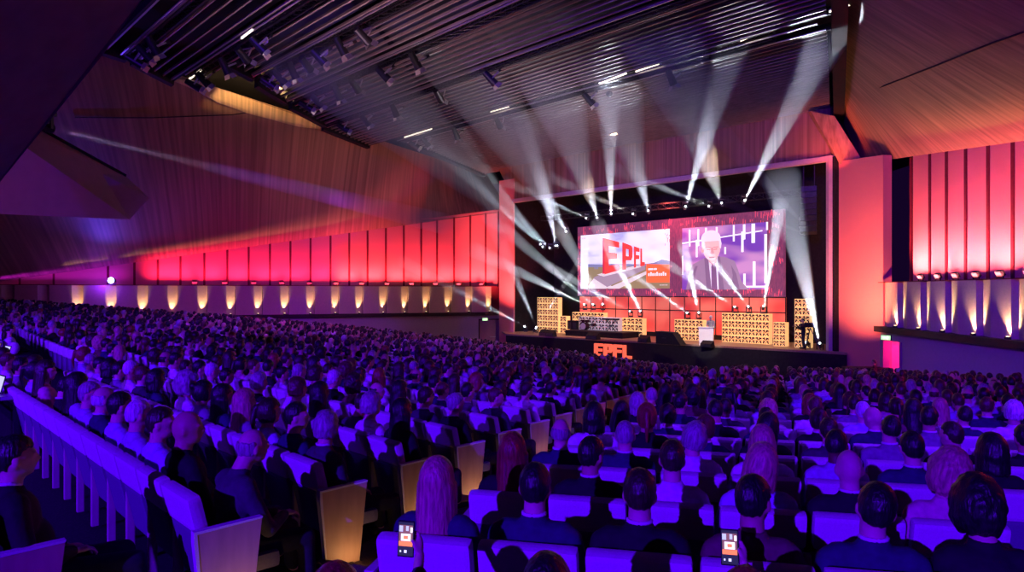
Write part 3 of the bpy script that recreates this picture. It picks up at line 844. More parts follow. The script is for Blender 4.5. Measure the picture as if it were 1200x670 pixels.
st['t7'] = stack(908, 922.5, 405, 377, 42.9, 2, 4, 'the small stack near the right wing', 'boxes of the small stack near the right wing', key=7)
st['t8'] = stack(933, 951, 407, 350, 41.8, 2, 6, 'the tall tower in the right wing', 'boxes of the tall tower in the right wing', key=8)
# drum riser with black and white boxes on it
RY = 51.5
rz = ZS
A = online(662, Vector(((695 - 600) / F * RY, RY, 0)), LFD); B = online(729, Vector(((695 - 600) / F * RY, RY, 0)), LFD)
ris = empty('drum_riser', up((A + B) / 2, ZS), RSTAGE)
Lr = (B - A).length
MB().rbox((0, 1.1, .40), (Lr, 2.2, .08), .02).build('deck', M['ledge'], ris)
MB().box((0, 0.05, .18), (Lr * .99, .04, .36)).box((-Lr / 2 + .03, 1.1, .18), (.04, 2.1, .36)).box((Lr / 2 - .03, 1.1, .18), (.04, 2.1, .36)).build('skirt', M['black'], ris)
tag(ris, 'low black drum riser on the left half of the stage', 'riser')
st['bw'] = stack(681, 727, 389, 373.5, 52.9, 6, 2, 'the black and white stack on the riser', 'black and white boxes on the drum riser', m='crate2', pm='print2', zbase=ZS + .44, key=9)
# drum kit, keyboard
def on_riser(x, y): return up((A + B) / 2, ZS + .44) + Matrix.Rotation(RSTAGE, 3, 'Z') @ Vector((x, y, 0))
M['drum'] = mat('drum_shell', (.05, .01, .02), rough=.25, noise=.1); M['skin'] = mat('drum_skin', (.7, .65, .62), rough=.6, noise=.04); M['brass'] = mat('cymbal_brass', (.75, .55, .25), rough=.3, metal=.9, noise=.1)
dk = empty('drum_kit', on_riser(-1.4, .85), RSTAGE)
MB().tube((0, -.25, .3), (0, .2, .3), .28, n=20).build('bass_drum', M['drum'], dk)
MB().tube((0, -.26, .3), (0, -.255, .3), .26, n=20).build('bass_drum_skin', M['skin'], dk)
for x, y, z, r0 in ((-.22, .05, .72, .15), (.2, .05, .72, .17), (.6, .3, .45, .2), (-.55, .35, .5, .17)):
    o = MB().tube((x, y, z - .12), (x, y - .03, z + .1), r0, n=16).build('drum', M['drum'], dk)
    MB().tube((x, y - .031, z + .1), (x, y - .032, z + .106), r0 * .97, n=16).build('drum_skin', M['skin'], o)
for x, y, z in ((-.7, .1, 1.05), (.65, .05, 1.1), (-.9, .5, .8)):
    o = MB().tube((x, y, 0), (x, y, z), .012, n=6).build('cymbal_stand', M['alu'], dk)
    MB().tube((x, y, z), (x, y - .01, z + .03), .22, .03, 18).build('cymbal', M['brass'], o)
tag(dk, 'dark drum kit with cymbals standing on the riser', 'drum kit')
kb = empty('keyboard', on_riser(1.3, .6), RSTAGE)
MB().rbox((0, 0, .92), (1.3, .36, .12), .03).build('case', M['black'], kb)
MB().box((0, -.04, .985), (1.15, .2, .012)).build('keys', M['skin'], kb)
mm = MB(); mm.bar((-.45, 0, 0), (.45, 0, .86), .05); mm.bar((.45, 0, 0), (-.45, 0, .86), .05); mm.bar((-.45, -.2, .02), (-.45, .2, .02), .05); mm.bar((.45, -.2, .02), (.45, .2, .02), .05); mm.build('stand', M['metal'], kb)
tag(kb, 'black keyboard on a crossed stand on the riser', 'keyboard')
for i, x in enumerate((-3.0, -2.5)):
    am = empty('guitar_amplifier', on_riser(x, 1.0), RSTAGE)
    MB().rbox((0, 0, .35), (.44, .3, .7), .03).build('cabinet', M['black'], am); MB().box((0, -.155, .3), (.38, .012, .5)).build('grille', M['metal'], am)
    tag(am, 'small black amplifier at the %s end of the riser' % ('outer left' if i == 0 else 'inner left'), 'amplifier')

# EPFL letters standing before the stage front
M['letter'] = mat('letter_orange_red', (1.0, .12, .06), rough=.4, emis=(1.0, .16, .08), estr=.95)
def edge(px, off):
    A0 = f1 + LN * off; return online(px, A0, (f0 - f1).normalized())
YL = edge(717, .45)
xL0, xL1 = edge(696, .45), edge(741, .45)
eL = (xL1 - xL0).normalized(); tot = (xL1 - xL0).length
zl_top, zl_bot = -3.70, -4.62
HH = zl_top - zl_bot
RL = Matrix((eL, Vector((-eL.y, eL.x, 0)), Vector((0, 0, 1)))).transposed()
glyph = {'E': [[(0, 0), (.3, 0), (.3, 1), (0, 1)], [(.3, .8), (1, .8), (1, 1), (.3, 1)], [(.3, .40), (.92, .40), (.92, .60), (.22, .60)], [(.3, 0), (1, 0), (1, .2), (.3, .2)]],
         'P': P_, 'F': F_, 'L': [[(0, 0), (.3, 0), (.3, 1), (0, 1)], [(.3, 0), (1, 0), (1, .2), (.3, .2)]]}
wch = tot / 4
for i, ch in enumerate('EPFL'):
    r = MB()
    ww = wch * .82
    for pl in glyph[ch]:
        r.slab([(x * ww, 0, z * HH) for x, z in pl], (0, .22, 0))
    o = r.build('stage_letter', M['letter'])
    p = xL0 + eL * (i * wch); o.location = (p.x, p.y, zl_bot); o.rotation_euler = RL.to_euler()
    tag(o, 'glowing orange red letter %s standing before the stage front' % ch, 'letter', 'glowing letters before the stage')
lg = MB(); lg.box((tot / 2, .1, -.25), (tot + .2, .5, .5)); lo = lg.build('letter_plinth', M['black']); lo.location = (xL0.x, xL0.y, zl_bot); lo.rotation_euler = RL.to_euler()
tag(lo, 'black plinth carrying the glowing letters before the stage', 'plinth')

# lectern
def stage_pt(px, Y): return Vector(((px - 600) / F * Y, Y, ZS))
lp = stage_pt(828, 43.6)
lec = empty('lectern', lp, RSTAGE * .5)
M['lectern'] = mat('lectern_white', (.9, .86, .82), rough=.4, noise=.03)
mb = MB(); mb.slab([(-.42, -.25, 0), (.42, -.25, 0), (.46, -.28, 1.10), (-.46, -.28, 1.10)], (0, .45, 0)); mb.build('body', M['lectern'], lec)
mb = MB(); mb.rbox((0, -.02, 1.13), (1.0, .62, .05), .015, Euler((-.12, 0, 0)).to_matrix()); mb.build('top', M['lectern'], lec)
mb = MB(); mb.tube((.1, .1, 1.14), (.1, .0, 1.42), .01, n=6); mb.ball((.1, -.01, 1.44), .03, 8, 6); mb.build('microphone', M['black'], lec)
tag(lec, 'white lectern at the front of the stage, right of centre', 'lectern')
# wedges and speakers on the deck
def wedge(px, Y, w, h, rz, lab, grp='floor monitors on the stage'):
    r = empty('floor_monitor', stage_pt(px, Y), rz)
    mb = MB(); mb.slab([(-w / 2, -.25, 0), (-w / 2, .25, 0), (-w / 2, .12, h), (-w / 2, -.2, h * .55)], (w, 0, 0)); mb.build('cabinet', M['black'], r)
    mb = MB(); mb.slab([(-w * .45, -.26, .04), (w * .45, -.26, .04), (w * .45, -.215, h * .5), (-w * .45, -.215, h * .5)], (0, -.012, 0)); mb.build('grille', M['metal'], r)
    tag(r, lab, 'floor monitor', grp)
wedge(638, 53.2, .75, .5, RSTAGE, 'black floor monitor near the left end of the stage edge')
wedge(646, 52.3, .75, .5, RSTAGE, 'black floor monitor right of the leftmost one')
wedge(695, 49.0, 1.0, .5, RSTAGE, 'black floor monitor in front of the drum riser')
wedge(755, 46.0, .75, .5, RSTAGE, 'black floor monitor left of the big side wedge')
wedge(829, 41.9, .75, .42, RSTAGE, 'black floor monitor in front of the lectern')
bg_ = empty('wedge_case', stage_pt(787, 44.4), RSTAGE)
mb = MB(); mb.slab([(-1.0, -.3, 0), (.85, -.3, 0), (.25, -.3, .78), (-1.0, -.3, .82)], (0, .7, 0)); mb.build('body', M['black'], bg_)
mb = MB(); mb.box((-.4, -.31, .4), (.3, .02, .06)); mb.build('handle', M['metal'], bg_)
tag(bg_, 'large dark sloping case on the stage left of the lectern', 'case')
# stage camera crew furniture: small table light before right end, big black box by the pillar
bb = empty('loudspeaker_stack', (18.15, 34.9, -5.2), math.radians(-8))
for i, x in enumerate((-.55, .55)):
    o = MB().rbox((x, 0, .7 + .0), (1.08, .9, 1.3), .03).build('cabinet', M['black'], bb); MB().box((x, -.455, .7), (.98, .02, 1.2)).build('grille', M['metal'], o)
tag(bb, 'big black loudspeaker cabinets at the foot of the right pillar', 'loudspeaker')
# hanging line array in the dark of the stage right
q = sc(948, 2.6)
la = empty('line_array', up(q, 6.2), RSTAGE + .3)
for k in range(8):
    MB().rbox((0, -.05 * k * k * .12, -.36 * k), (.9, .5, .33), .03, Euler((-.05 * k, 0, 0)).to_matrix()).build('cabinet', M['metal'], la)
mm = MB(); mm.bar((-.3, 0, .15), (-.3, 0, 3.8), .03); mm.bar((.3, 0, .15), (.3, 0, 3.8), .03); mm.build('chains', M['metal'], la)
tag(la, 'hanging black line array in the dark right of the projection wall', 'loudspeaker')

# stage lights
def wash(px, py, Y, aim, p, c, ang=60, size=.15):
    lamp('SPOT', 'stage_wash', PX(px, py, Y), p, c, aim=aim, size=size, angle=ang, blend=.8)
wash(720, 150, 46, (5, 54, -3), 8000, (1.0, .62, .34), 50)
wash(850, 120, 38, (14, 45, -3), 8500, (1.0, .66, .38), 50)
lamp('SPOT', 'lectern_spot', PX(700, 60, 30), 16000, (1.0, .85, .7), aim=lp + Vector((0, 0, .8)), size=.1, angle=7, blend=.4)
lamp('SPOT', 'stage_red', up(fr(780, -2), 7), 2200, (1.0, .12, .12), aim=up(sc(780, 2), -3), size=.5, angle=130, blend=.8)

# ------------------------------------------------------------------ aisle steps and floor of the hall
mb = MB(); nx, ny = 60, 56
X0, X1, Y0, Y1 = -52.0, 26.0, -5.0, 62.0
for j in range(ny + 1):
    for i in range(nx + 1):
        x = X0 + (X1 - X0) * i / nx; y = Y0 + (Y1 - Y0) * j / ny
        mb.v.append((x, y, floor_z(x, y) - 0.02))
for j in range(ny):
    for i in range(nx):
        a = j * (nx + 1) + i; mb.f.append((a, a + 1, a + nx + 2, a + nx + 1)); mb.m.append(0)
struct(mb.build('floor', M['floor']))
def c_end(k): return CP(1.5 + 1.1 * k, 4.3 + 0.52 * k)
def r_end(k): return RP(3.39 + 1.13 * k, -1.5 + 0.155 * 1.13 * k)
mb = MB()
for k in range(-1, 26):
    a = c_end(k); b = c_end(k + 1); d = (b - a)
    rt = Vector((d.y, -d.x, 0)).normalized() * 1.5
    z = floor_z(a.x, a.y)
    a2 = a + rt; b2 = b + rt
    mb.slab([up(a, z - .02), up(b, z - .02), up(b2, z - .02), up(a2, z - .02)], (0, 0, 0.07))
struct(mb.build('trim_14', M['step']))

# ------------------------------------------------------------------ seats
def make_seat(end=None):
    r = empty('auditorium_seat', (0, 0, 0))
    R = Euler((math.radians(13), 0, 0)).to_matrix()
    MB().rbox((0, 0.01, .752), (.515, .085, .225), .03, R).build('headrest', M['seat_top'], r, smooth=False)
    MB().rbox((0, .075, .46), (.46, .07, .38), .03, R).build('backrest', M['seat_low'], r)
    MB().rbox((0, .33, .34), (.46, .44, .11), .04).build('seat_cushion', M['seat_low'], r)
    for s in (-1, 1):
        if s == end: continue
        MB().rbox((s * .265, .065, .29), (.022, .06, .58), .008).build('side_board', M['seat_side'], r)
    if end is not None:
        o = MB().slab([(end * .275, -.03, .66), (end * .275, .38, .665), (end * .275, .31, .05), (end * .275, .03, .05)], (end * .045, 0, 0)).build('end_panel', M['end_panel'], r)
        MB().slab([(end * .272, -.038, .60), (end * .272, -.038, .672), (end * .272, .385, .677), (end * .272, .38, .664), (end * .272, -.02, .655), (end * .272, .028, .06), (end * .272, .018, .06)], (end * .052, 0, 0)).build('panel_edge', M['seat_top'], o)
        MB().rbox((end * .30, .17, .03), (.09, .16, .06), .01).build('step_light', M['metal'], o)
    return rig(r)
seat_plain = make_seat(); seat_el = make_seat(-1); seat_er = make_seat(1)
PIT = .55
ROT_C = math.atan2(-CF.x, CF.y); ROT_R = math.atan2(-RF.x, RF.y)
LFv = Vector((math.sin(math.radians(79)), math.cos(math.radians(79)), 0)); LUv = Vector((-LFv.y, LFv.x, 0)); ROT_L = math.atan2(-LFv.x, LFv.y)
seats = []      # (dist, block, k, i, x, y, z, rot, endside)
def vis(p, m=45):
    if p.y < 1.2: return False
    px = 600 + F * p.x / p.y
    return -m < px < 1200 + m
def left_of_aisle2(x, y):     # beyond the far aisle, towards the left wall
    return (y - 45.8) - .305 * (x + 12.9) > 0.7
def before_aisle2(x, y):
    return (y - 45.8) - .305 * (x + 12.9) < -0.7
for k in range(-1, 30):
    t = 1.5 + 1.1 * k if k >= 0 else 0.45
    s0 = 4.3 + .52 * max(k, 0) if k >= 0 else 4.42
    for i in range(110):
        s = s0 + PIT * (i + .5)
        if k < 7 and 13.5 < s < 15.2: continue
        if k < 2 and 13.4 < s < 21: continue
        p = CP(t, s)
        if not vis(p) or not before_aisle2(p.x, p.y): continue
        if p.y > 57.2 or (p - up(f0, 0)).dot(LN) < 3.0: continue
        seats.append([p.length, 'centre', k, i, p.x, p.y, -(seat_h(p.x, p.y) + SEAT_TOP), ROT_C, 1 if i == 0 else None])
for k in range(0, 33):
    t = 3.39 + 1.13 * k
    s0 = -1.5 + .155 * 1.13 * k
    for i in range(70):
        s = s0 + PIT * (i + .5)
        p = RP(t, s)
        if not vis(p): continue
        if (p - WRA).dot(WRN) < .9: continue
        if (p - up(f0, 0)).dot(LN) < 3.0: continue
        seats.append([p.length, 'right', k, i, p.x, p.y, -(seat_h(p.x, p.y) + SEAT_TOP), ROT_R, -1 if i == 0 else None])
for k in range(0, 60):
    for i in range(60):
        p = Vector((-46, 49, 0)) + LFv * (1.15 * k) + LUv * (-14 + PIT * i)
        if not vis(p) or not left_of_aisle2(p.x, p.y): continue
        if (p - WLA).dot(WLN) < .8 or (p - up(f0, 0)).dot(LN) < 3.0 or p.y < 5: continue
        seats.append([p.length, 'left', k, i, p.x, p.y, -(seat_h(p.x, p.y) + SEAT_TOP), ROT_L, None])
seats.sort(key=lambda q: q[0])
NI = 296
near, far = seats[:NI], seats[NI:]
BN = {'centre': 'left block', 'right': 'right block', 'left': 'far block'}
first = {None: True, 1: True, -1: True}; proto = {None: seat_plain, 1: seat_er, -1: seat_el}
for (d, blk, k, i, x, y, z, rot, e) in near:
    if blk == 'left': continue
    if first[e]: o = proto[e]; first[e] = False
    else: o = dup(proto[e])
    o.location = (x, y, z); o.rotation_euler = (0, 0, rot)
    tag(o, 'pale fabric seat%s, %s row of %s, %s from aisle' % (' with wooden end panel' if e else '', ordn(k + 2), BN[blk], ordn(i + 1)),
        'seat', 'auditorium seats in the nearer rows')
# warm step lights at the wooden row ends of the aisle
for k in range(0, 13):
    for (p, f, u, sgn, blk) in ((c_end(k), CF, CU, -1, 'l'), (r_end(k), RF, RU, -1, 'r')):
        if blk == 'r' and k > 7: continue
        q = p + f * .22 + u * (sgn * .26); z = floor_z(q.x, q.y) + .07
        if k == 0 and blk == 'r': continue
        lamp('SPOT', 'step_lamp', (q.x, q.y, z), 5.0 if blk == 'l' else 1.5, (1.0, .48, .20), aim=Vector((q.x, q.y, z)) - u * (sgn * .24) + Vector((0, 0, .22)), size=.03, angle=140, blend=.9)

# ------------------------------------------------------------------ people
def remesh(mb, name, voxel, smooth=4, mats=None):
    me = mb.mesh(name + '_src', [])
    o = bpy.data.objects.new('tmp', me); COL.objects.link(o)
    m = o.modifiers.new('r', 'REMESH'); m.mode = 'VOXEL'; m.voxel_size = voxel
    s = o.modifiers.new('s', 'SMOOTH'); s.iterations = smooth; s.factor = .5
    dg = bpy.context.evaluated_depsgraph_get()
    out = bpy.data.meshes.new_from_object(o.evaluated_get(dg))
    out.name = name
    out.polygons.foreach_set('use_smooth', [True] * len(out.polygons))
    out.materials.clear()
    out.materials.append(mats)
    bpy.data.objects.remove(o); bpy.data.meshes.remove(me)
    return out
def pobj(name, me, parent):
    o = bpy.data.objects.new(name, me); COL.objects.link(o); o.parent = parent
    return o
M['skin_a'] = mat('skin', (.62, .36, .26), rough=.5, noise=.08, scale=30)
M['hair'] = mat('hair', (.03, .02, .015), rough=.38, noise=.5, scale=60, bump=.6, stretch=(1, 1, .15), spec=.5)
M['cloth'] = mat('cloth', (.03, .03, .05), rough=.85, noise=.15, scale=25, bump=.25)
M['trouser'] = mat('trouser_cloth', (.025, .025, .035), rough=.9, noise=.2, scale=25)
M['shoe'] = mat('shoe_leather', (.015, .012, .01), rough=.35, noise=.2)

def rotpt(p, c, R): return (R @ (Vector(p) - Vector(c))) + Vector(c)
def head_shapes(mb, c, R):
    """head with jaw, nose, brow, ears around centre c, turned by R about the neck"""
    piv = Vector(c) + Vector((0, -.02, -.10))
    def B(off, r):
        mb.ball(rotpt(Vector(c) + Vector(off), piv, R), r, 14, 10, R)
    B((0, 0, 0), (.078, .098, .112)); B((0, .03, -.055), (.058, .068, .066)); B((0, .07, -.09), (.026, .022, .02))
    B((0, .104, -.02), (.014, .022, .022)); B((0, .094, .0), (.010, .014, .03))
    B((-.034, .085, .016), (.026, .016, .010)); B((.034, .085, .016), (.026, .016, .010))
    B((0, .094, -.055), (.024, .012, .009))
    B((-.08, -.005, -.02), (.012, .020, .032)); B((.08, -.005, -.02), (.012, .020, .032))
def finger_chain(mb, pts, r):
    for a, b in zip(pts[:-1], pts[1:]): mb.capsule(a, b, r, r * .9, 8)
def hand(mb, wrist, side, fwd=(0, 1, 0), curl=.5):
    """palm, four fingers, thumb; resting hand, knuckles up"""
    w = Vector(wrist); f = Vector(fwd).normalized(); sx = Vector((side, 0, 0))
    mb.ball(w + f * .045, (.040, .046, .016), 12, 8)
    for q, L_ in ((-.03, .062), (-.010, .072), (.011, .070), (.031, .054)):
        a = w + f * .078 + sx * q; b = a + f * L_ * .5 + Vector((0, 0, -.012 * curl * 2)); c = b + f * L_ * .35 + Vector((0, 0, -.03 * curl * 2))
        finger_chain(mb, [a, b, c], .0088)
    a = w + f * .02 - sx * .035; b = a + f * .035 - sx * .022; c = b + f * .03 + sx * .004
    finger_chain(mb, [a, b, c], .0105)
def grip(mb, w):
    """right hand closed round the edge of an upright telephone centred at (.005, .86, 1.19)"""
    c = Vector((.005, .86, 1.17))
    mb.capsule(w, c + Vector((.060, .004, -.05)), .024, .022)
    mb.ball(c + Vector((.056, .010, -.012)), (.020, .022, .048), 12, 8)
    for z, r in ((.038, .0085), (.016, .009), (-.006, .009), (-.028, .008)):
        finger_chain(mb, [c + Vector((.055, .016, z)), c + Vector((.030, .026, z + .004)), c + Vector((-.005, .024, z + .006)), c + Vector((-.030, .018, z + .006))], r)
    finger_chain(mb, [c + Vector((.058, 0, -.045)), c + Vector((.050, -.014, -.015)), c + Vector((.036, -.018, .022))], .010)
POSES = {
    'lap':   dict(el=[(-.255, .22, .70), (.255, .22, .70)], wr=[(-.10, .46, .62), (.09, .47, .64)], lean=0),
    'fold':  dict(el=[(-.25, .24, .72), (.25, .24, .72)], wr=[(.06, .40, .74), (-.05, .42, .70)], lean=0),
    'lean':  dict(el=[(-.24, .46, .66), (.24, .46, .66)], wr=[(-.06, .66, .66), (.06, .66, .68)], lean=.22),
    'phone': dict(el=[(-.255, .22, .70), (.24, .48, .84)], wr=[(-.10, .46, .62), (.075, .82, 1.085)], lean=0),
}
HEADC = Vector((0, .20, 1.215))
def L2(p, lean):
    """lean the upper body forward"""
    p = Vector(p)
    if lean and p.z > .5: p.y += (p.z - .5) * lean * 1.6; p.z -= (p.z - .5) * lean * .25
    return p
def body_mesh(pose, head, name, voxel=.0115):
    P = POSES[pose]; ln = P['lean']; mb = MB()
    mb.ball((0, .33, .53), (.165, .13, .12), 16, 10); mb.ball(L2((0, .27, .69), ln), (.145, .105, .16), 16, 10)
    mb.ball(L2((0, .21, .87), ln), (.165, .10, .15), 16, 10); mb.capsule(L2((-.14, .18, .965), ln), L2((.14, .18, .965), ln), .058)
    mb.capsule(L2((0, .17, 1.0), ln), L2((0, .19, 1.13), ln), .062, .058, 14)
    head_shapes(mb, L2(HEADC, ln), Euler(head).to_matrix())
    for s in (0, 1):
        q = -1 if s == 0 else 1
        sh = L2((q * .185, .18, .955), ln); el = Vector(P['el'][s]); wr_ = Vector(P['wr'][s])
        mb.capsule(sh, el, .048, .036); mb.capsule(el, wr_, .036, .024)
        if pose == 'phone' and s: grip(mb, wr_)
        else: hand(mb, wr_, q, fwd=(-q * .35, .9, -.1))
        mb.capsule((q * .09, .33, .52), (q * .12, .78, .50), .082, .058); mb.capsule((q * .12, .78, .49), (q * .12, .80, .23), .052, .036)
        mb.capsule((q * .12, .78, .18), (q * .13, .98, .155), .042, .032)
    return remesh(mb, name, voxel, 3, M['skin_a'])
def top_mesh(pose, name, collar=True, wide=1.0):
    P = POSES[pose]; ln = P['lean']; mb = MB()
    mb.ball((0, .33, .55), (.182, .145, .12), 16, 10); mb.ball(L2((0, .27, .70), ln), (.168 * wide, .125, .17), 16, 10)
    mb.ball(L2((0, .205, .87), ln), (.195 * wide, .122, .165), 16, 10); mb.capsule(L2((-.150 * wide, .18, .968), ln), L2((.150 * wide, .18, .968), ln), .074)
    mb.ball(L2((0, .175, 1.02), ln), (.088, .074, .045), 14, 8)
    if collar:
        for i in range(16):
            t = 2 * math.pi * i / 16
            mb.ball(L2((math.cos(t) * .058, .176 + math.sin(t) * .056, 1.062 - .022 * max(0, math.sin(t))), ln), .017, 8, 6)
    for s in (0, 1):
        q = -1 if s == 0 else 1
        sh = L2((q * .19 * wide, .18, .952), ln); el = Vector(P['el'][s]); wr_ = Vector(P['wr'][s])
        mb.capsule(sh, el, .066, .052); mb.capsule(el, el + (wr_ - el) * .93, .052, .037)
    return remesh(mb, name, .013, 3, M['cloth'])
def legs_mesh(name):
    mb = MB(); mb.ball((0, .33, .52), (.178, .14, .11), 14, 8)
    for q in (-1, 1):
        mb.capsule((q * .09, .33, .52), (q * .12, .78, .505), .095, .072); mb.capsule((q * .12, .78, .50), (q * .12, .80, .25), .068, .055)
    return remesh(mb, name, .016, 3, M['trouser'])
def shoes_mesh(name):
    mb = MB()
    for q in (-1, 1):
        mb.capsule((q * .12, .76, .17), (q * .135, 1.0, .155), .052, .042)
    return remesh(mb, name, .012, 2, M['shoe'])

HR = (.073, .092, .108)
def hair_mesh(kind, name):
    rr = random.Random(hash(kind) % 99 if False else sum(map(ord, kind))); mb = MB()
    dirs = []
    n = 420
    for i in range(n):
        z = 1 - 2 * (i + .5) / n; a = i * 2.39996
        dirs.append(Vector((math.sqrt(1 - z * z) * math.cos(a), math.sqrt(1 - z * z) * math.sin(a), z)))
    for d in dirs:
        face = d.y > .28 and d.z < .50 - .1 * abs(d.x)
        neck = d.z < -.60
        if kind == 'short':
            if face or d.z < -.62 or (d.y > -.15 and d.z < .10) or (d.y > -.45 and d.z < -.25): continue
            k = (.95 if d.z < -.3 else .99 if d.z < .05 else 1.04) + rr.uniform(-.01, .03) + (.04 if d.z > .4 else 0); r = .013
        elif kind == 'crop':
            if face or d.z < -.52 or (d.y > -.15 and d.z < .05) or (d.y > -.4 and d.z < -.25): continue
            k = .985; r = .014
        elif kind == 'fringe':
            if d.y > .05 or d.z > .28 or d.z < -.5: continue
            k = .985; r = .014
        elif kind == 'tousled':
            if face or d.z < -.55 or (d.y > .2 and d.z < -.05): continue
            k = 1.10 + rr.uniform(-.05, .10); r = .024
        elif kind == 'curly':
            if (d.y > .35 and d.z < .45) or d.z < -.75: continue
            k = 1.24 + rr.uniform(-.10, .14); r = .032
        elif kind == 'bob':
            if (d.y > .45 and d.z < .45) or d.z < -.85: continue
            k = 1.13 + rr.uniform(-.02, .03) + (.10 if d.z < -.1 else 0); r = .024
        else:
            if face or d.z < -.75: continue
            k = 1.08 + rr.uniform(-.02, .03); r = .022
        mb.ball((d.x * HR[0] * k, d.y * HR[1] * k - .004, d.z * HR[2] * k), r, 8, 6)
    if kind in ('bob', 'long'):
        zb = -.15 if kind == 'bob' else -.30
        for i in range(17):
            a = math.radians(170 + 200 * i / 16 + (0 if kind == 'bob' else 0)); x = math.cos(a) * .092; y = math.sin(a) * .098
            w = 1.06 if kind == 'bob' else 1.12
            mb.capsule((x, y, -.02), (x * w, y * w - .012, zb + rr.uniform(-.015, .02)), .021, .017, 8)
    if kind == 'tail':
        mb.ball((0, -.115, .05), .035, 10, 8)
        mb.capsule((0, -.13, .05), (0, -.16, -.08), .028, .024); mb.capsule((0, -.16, -.08), (0, -.14, -.22), .024, .010)
    if kind == 'bun':
        mb.ball((0, -.11, .07), (.045, .04, .045), 12, 8)
    me = remesh(mb, name, .0085 if kind in ('short', 'crop', 'fringe') else .010, 2, M['hair'])
    return me
HEADS = {'straight': (0, 0, 0), 'left': (-.05, 0.02, .55), 'right': (-.03, -.03, -.5), 'down': (-.32, .06, .12), 'tilt': (.04, .16, -.15)}
BODY = {}
for pose in ('lap', 'fold', 'lean'):
    for h in HEADS:
        if pose == 'lean' and h in ('left', 'tilt'): continue
        BODY[(pose, h)] = body_mesh(pose, HEADS[h], 'body')
BODY[('phone', 'straight')] = body_mesh('phone', (-.12, 0, 0), 'body', .0075)
TOPM = {p: (top_mesh(p, 'jacket'), top_mesh(p, 'shirt', True, .93)) for p in POSES}
LEGS = legs_mesh('trousers'); SHOES = shoes_mesh('shoes')
HAIR = {k: hair_mesh(k, 'hair') for k in ('short', 'crop', 'fringe', 'tousled', 'curly', 'bob', 'long', 'tail', 'bun')}

def variant(base, name, c, n=.15):
    m = base.copy(); m.name = name
    nt = m.node_tree; b = nt.nodes['Principled BSDF']; b.inputs['Base Color'].default_value = (*c, 1)
    for nd in nt.nodes:
        if nd.type == 'VALTORGB':
            nd.color_ramp.elements[0].color = tuple(x * (1 - n) for x in c) + (1,); nd.color_ramp.elements[1].color = tuple(min(1, x * (1 + n)) for x in c) + (1,)
    return m
HC = {'black': (.012, .010, .012), 'dark brown': (.035, .02, .014), 'brown': (.10, .05, .028), 'reddish': (.25, .075, .03), 'blond': (.55, .38, .22), 'grey': (.36, .34, .34), 'white': (.72, .70, .70)}
HM = {k: variant(M['hair'], k.replace(' ', '_') + '_hair', v, .45) for k, v in HC.items()}
CC = {'black': (.014, .013, .018), 'navy': (.03, .035, .09), 'dark grey': (.06, .06, .075), 'white': (.80, .78, .80), 'pale blue': (.48, .55, .75), 'pink': (.70, .30, .42), 'burgundy': (.16, .03, .07), 'grey': (.26, .26, .30), 'brown': (.16, .09, .06), 'lilac': (.42, .36, .60)}
CM = {k: variant(M['cloth'], k.replace(' ', '_') + '_cloth', v) for k, v in CC.items()}
SK = [variant(M['skin_a'], 'skin_%s' % n, c, .06) for n, c in (('light', (.72, .46, .36)), ('medium', (.55, .32, .23)), ('dark', (.16, .08, .05)))]
M['collar'] = mat('shirt_collar', (.8, .78, .8), rough=.8, noise=.03)
mb = MB()
for i in range(18):
    t = 2 * math.pi * i / 18; mb.ball((math.cos(t) * .060, .172 + math.sin(t) * .056, 1.080 - .02 * max(0, math.sin(t))), .0125, 8, 6)
COLLAR = remesh(mb, 'shirt_collar', .008, 2, M['collar'])
TYPES = {}     # prototypes by look
def person(pose, head, hair, hcol, cloth, suit, skin, scale=1.0):
    key = (pose, head, hair, hcol, cloth, suit, skin)
    if key in TYPES:
        r = dup(TYPES[key]); r.scale = (scale,) * 3; return r
    r = empty('person')
    ln = POSES[pose]['lean']
    def withmat(name, me, m):
        o = pobj(name, me, r)
        o.material_slots[0].link = 'OBJECT'; o.material_slots[0].material = m
        return o
    withmat('body', BODY[(pose, head)], SK[skin])
    hr_ = (-.12, 0, 0) if pose == 'phone' else HEADS[head]
    if hair != 'none':
        h = withmat('hair', HAIR[hair], HM[hcol])
        c = L2(HEADC, ln); R = Euler(hr_).to_matrix(); piv = c + Vector((0, -.02, -.10))
        h.location = rotpt(c, piv, R); h.rotation_euler = hr_
    withmat('jacket' if suit else 'shirt', TOPM[pose][0 if suit else 1], CM[cloth])
    withmat('trousers', LEGS, M['trouser'])
    withmat('shoes', SHOES, M['shoe'])
    if suit and ln == 0: pobj('shirt_collar', COLLAR, r)
    rig(r); TYPES[key] = r; r.scale = (scale,) * 3
    return r
HD = {'short': 'short haired', 'crop': 'close cropped', 'fringe': 'balding', 'none': 'bald', 'tousled': 'tousled haired', 'curly': 'curly haired', 'bob': 'bob haired', 'long': 'long haired', 'tail': 'ponytailed', 'bun': 'bun haired'}
def describe(hair, hcol, cloth, suit):
    a = 'bald' if hair == 'none' else '%s %s' % (hcol, HD[hair])
    return a, '%s %s' % (cloth, 'jacket' if suit else 'top')
